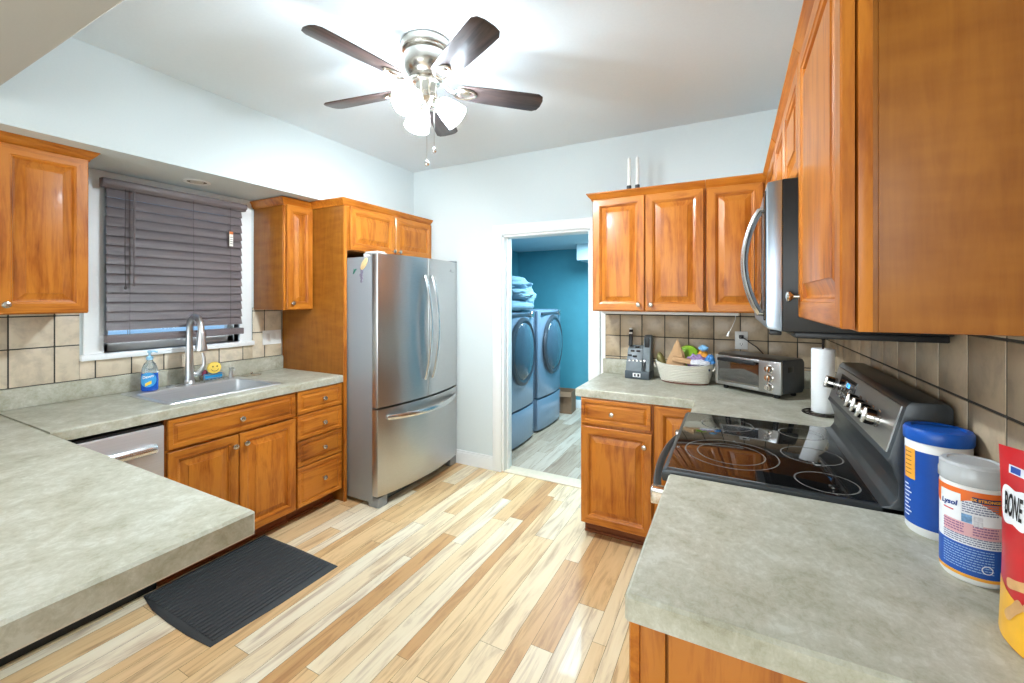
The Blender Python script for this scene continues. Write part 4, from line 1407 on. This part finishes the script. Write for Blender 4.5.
# white bone-shaped panel with the lettering
mb = MB()
cu_, cv_ = -.64, .70
pts = []
for k in range(64):
    a = 2 * PI * k / 64
    x, y = math.cos(a), math.sin(a)
    lobe = 1 + .30 * abs(math.sin(a)) ** .5 * (abs(math.cos(a)) ** .6)
    pts.append((cu_ + .30 * x * (1 + .10 * abs(y)), cv_ + .125 * y * (0.70 + .65 * abs(x) ** 1.5)))
loops = [[bag(cu_ + (p[0] - cu_) * s, cv_ + (p[1] - cv_) * s, .0013) for p in pts] for s in (.02, .25, .5, .75, 1)]
mb.loft(loops, True, False).obj('bone_panel', WPR, t)
text_obj('lettering', 'BONE', .050, lambda u, v: bag(cu_ - .01 + u / BWD, cv_ + v / BH, .0022), plain('black_print', lin(26, 24, 26), .4), t, bold=.0010, sx=.29)
grid_on(-.78, -.10, lambda u: .87, lambda u: .915, .0013).obj('blue_badge', plain('badge_white_print', lin(226, 232, 244), .4), t)
grid_on(-.74, -.55, lambda u: .876, lambda u: .909, .0018).obj('badge_stripe', plain('badge_blue_print', lin(40, 76, 160), .4), t)
mb = MB()
for (uc, vc, a_) in ((-.42, .33, .3), (-.05, .22, -.4), (-.50, .19, .9), (.25, .30, .1), (.1, .13, .6)):
    pt_ = []
    for k in range(40):
        a = 2 * PI * k / 40
        x = .026 * math.cos(a) * (1 + .12 * abs(math.sin(a)))
        y = .010 * math.sin(a) * (.7 + .8 * abs(math.cos(a)) ** 2)
        pt_.append((uc + (x * math.cos(a_) - y * math.sin(a_)) / BWD, vc + (x * math.sin(a_) + y * math.cos(a_)) / BH))
    mb.loft([[bag(uc + (p[0] - uc) * q_, vc + (p[1] - vc) * q_, .0016) for p in pt_] for q_ in (.02, .5, 1)], True, False)
mb.obj('biscuit_picture', plain('biscuit_tan_print', lin(206, 158, 104), .5, var=.15), t)

# ------------------------------------------------------------------ candles on the back cabinets
WAX = plain('white_wax', lin(240, 238, 232), .4, var=.01)
for i, (x, lb_) in enumerate(((-.628, 'left of the two white candles standing on top of the back wall cabinet'), (-.572, 'right of the two white candles standing on top of the back wall cabinet'))):
    t = thing('candle', lb_, 'candle', (x, 2.94, 2.1815), 0, 'white taper candles on the cabinet top')
    MB().lathe([(0, 0), (.017, 0), (.018, .004), (.012, .010), (.011, .018), (.015, .022), (.016, .05), (.014, .054), (0, .054)], None, 22).obj('holder', plain('pewter_holder', lin(74, 74, 74), .4, .6), t)
    MB().lathe([(0, .052), (.0115, .052), (.0112, .232), (.008, .240), (.002, .243), (.001, .254), (0, .254)], None, 20).obj('wax_stick', WAX, t)

# ------------------------------------------------------------------ rubber mat
t = thing('floor_mat', 'black ribbed rubber mat on the floorboards before the sink cabinet', 'mat', (-2.575, 1.005, .0008), 0)
out = [(0, 0.02), (0, .63), (.30, .633), (.655, .625), (.648, .30), (.625, 0.0), (.46, -.012), (.30, -.012), (.15, -.006)]


def inset(s, z):
    return [(.325 + (x - .325) * (1 - s / .33), .31 + (y - .31) * (1 - s / .32), z) for x, y in out]


MB().loft([inset(0, 0), inset(0, .003), inset(.006, .006), inset(.014, .011)]).obj('sheet', RUBBER, t)
mb = MB()
for k in range(23):
    x = .030 + k * .026
    mb.box(x, x + .013, .016, .606, .0105, .0165, .0015, seg=1)
mb.obj('ribs', RUBBER, t)

# ------------------------------------------------------------------ laundry room
MACH = plain('blue_grey_enamel', lin(128, 150, 172), .25, .25, coat=.4, var=.02)
MDARK = plain('dark_grey_door_ring', lin(74, 84, 94), .3, .4)
MGLASS = plain('dark_door_glass', lin(66, 88, 104), .12, coat=.6)


def machine(label, y0):
    t = thing('washing_machine', label, 'washing machine', (-1.895, y0, 0), L90, 'front loaders on drawer pedestals')
    w_ = .69
    MB().box(.002, w_ - .002, .02, .74, .372, 1.345, .015).obj('body', MACH, t)
    fr = []
    n = 12
    poly = [(w_, .022), (0, .022)] + [(w_ * k / n, -.006 - .030 * math.sin(PI * k / n) ** .7) for k in range(n + 1)]
    MB().prism(poly, 'z', .380, 1.335, .006).obj('front_panel', MACH, t)
    pd = MB().box(.002, w_ - .002, .02, .74, .012, .368, .008).obj('pedestal', MACH, t)
    poly2 = [(w_ - .004, .02), (.004, .02)] + [(.004 + (w_ - .008) * k / n, -.004 - .026 * math.sin(PI * k / n) ** .7) for k in range(n + 1)]
    MB().prism(poly2, 'z', .025, .358, .006).obj('pedestal_drawer', MACH, pd)
    Mx = T(w_ / 2, -.032, .945) @ Rx(PI / 2)
    dr_ = MB().lathe([(.262, 0), (.272, .012), (.268, .030), (.246, .040), (.232, .034), (.226, .026)], Mx, 48, sx=.98, sy=1.25, cap=False).obj('door_ring', MDARK, t)
    MB().lathe([(.230, .024), (.225, .034), (.18, .058), (.10, .074), (0, .080)], Mx, 48, sx=.98, sy=1.25, cap=False).obj('door_glass', MGLASS, dr_)
    MB().box(.06, w_ - .06, -.040, -.020, 1.288, 1.318, .004).obj('control_strip', MDARK, t)
    MB().lathe([(.032, 0), (.032, .012), (.026, .018), (0, .018)], T(w_ - .13, -.036, 1.302) @ Rx(PI / 2), 24).obj('dial', CHROME, t)
    return t


machine('nearer front-loading machine, partly hidden by the doorway frame, with the blanket on top', 3.46)
machine('farther front-loading machine beside the teal wall, seen whole through the doorway', 4.25)
# folded comforter on the near machine
mb = MB()
for (cx, cy, cz, sx_, sy_, sz_, am, sd) in ((0, 0, .06, .20, .33, .062, .18, 1), (.015, -.02, .15, .21, .30, .075, .2, 4), (-.01, .03, .255, .20, .31, .085, .2, 7), (.10, .14, .12, .11, .17, .12, .22, 9)):
    mb.blob((cx, cy, cz), (sx_, sy_, sz_), am, 6, 4, seed=sd)
mb.tube([(.15, -.30, .03), (.19, -.1, .035), (.19, .12, .03), (.12, .30, .03)], [.03, .035, .035, .025], 10)
o = mb.obj('folded_blanket', plain('pale_blue_grey_cloth', lin(112, 146, 166), .9, var=.10, bump=.4, nscale=14), None, loc=(-2.04, 3.86, 1.359))
tag(o, 'pale folded blanket heaped on top of the nearer washing machine', 'blanket')
t = thing('cardboard_box', 'open brown cardboard box on the laundry floor beyond the machines', 'box', (-1.96, 5.25, 0), .1)
CARD = plain('brown_cardboard', lin(136, 106, 82), .9, var=.05)
mb = MB()
mb.box(-.13, .13, -.12, -.114, .002, .28).box(-.13, .13, .114, .12, .002, .28).box(-.13, -.124, -.114, .114, .002, .28).box(.124, .13, -.114, .114, .002, .28).box(-.124, .124, -.114, .114, .002, .008)
mb.obj('carton', CARD, t, smooth=0)
MB().box(-.13, .13, -.19, -.12, .276, .280, mat=T(0, -.12, .28) @ Rx(.9) @ T(0, .12, -.28)).obj('flap', CARD, t)
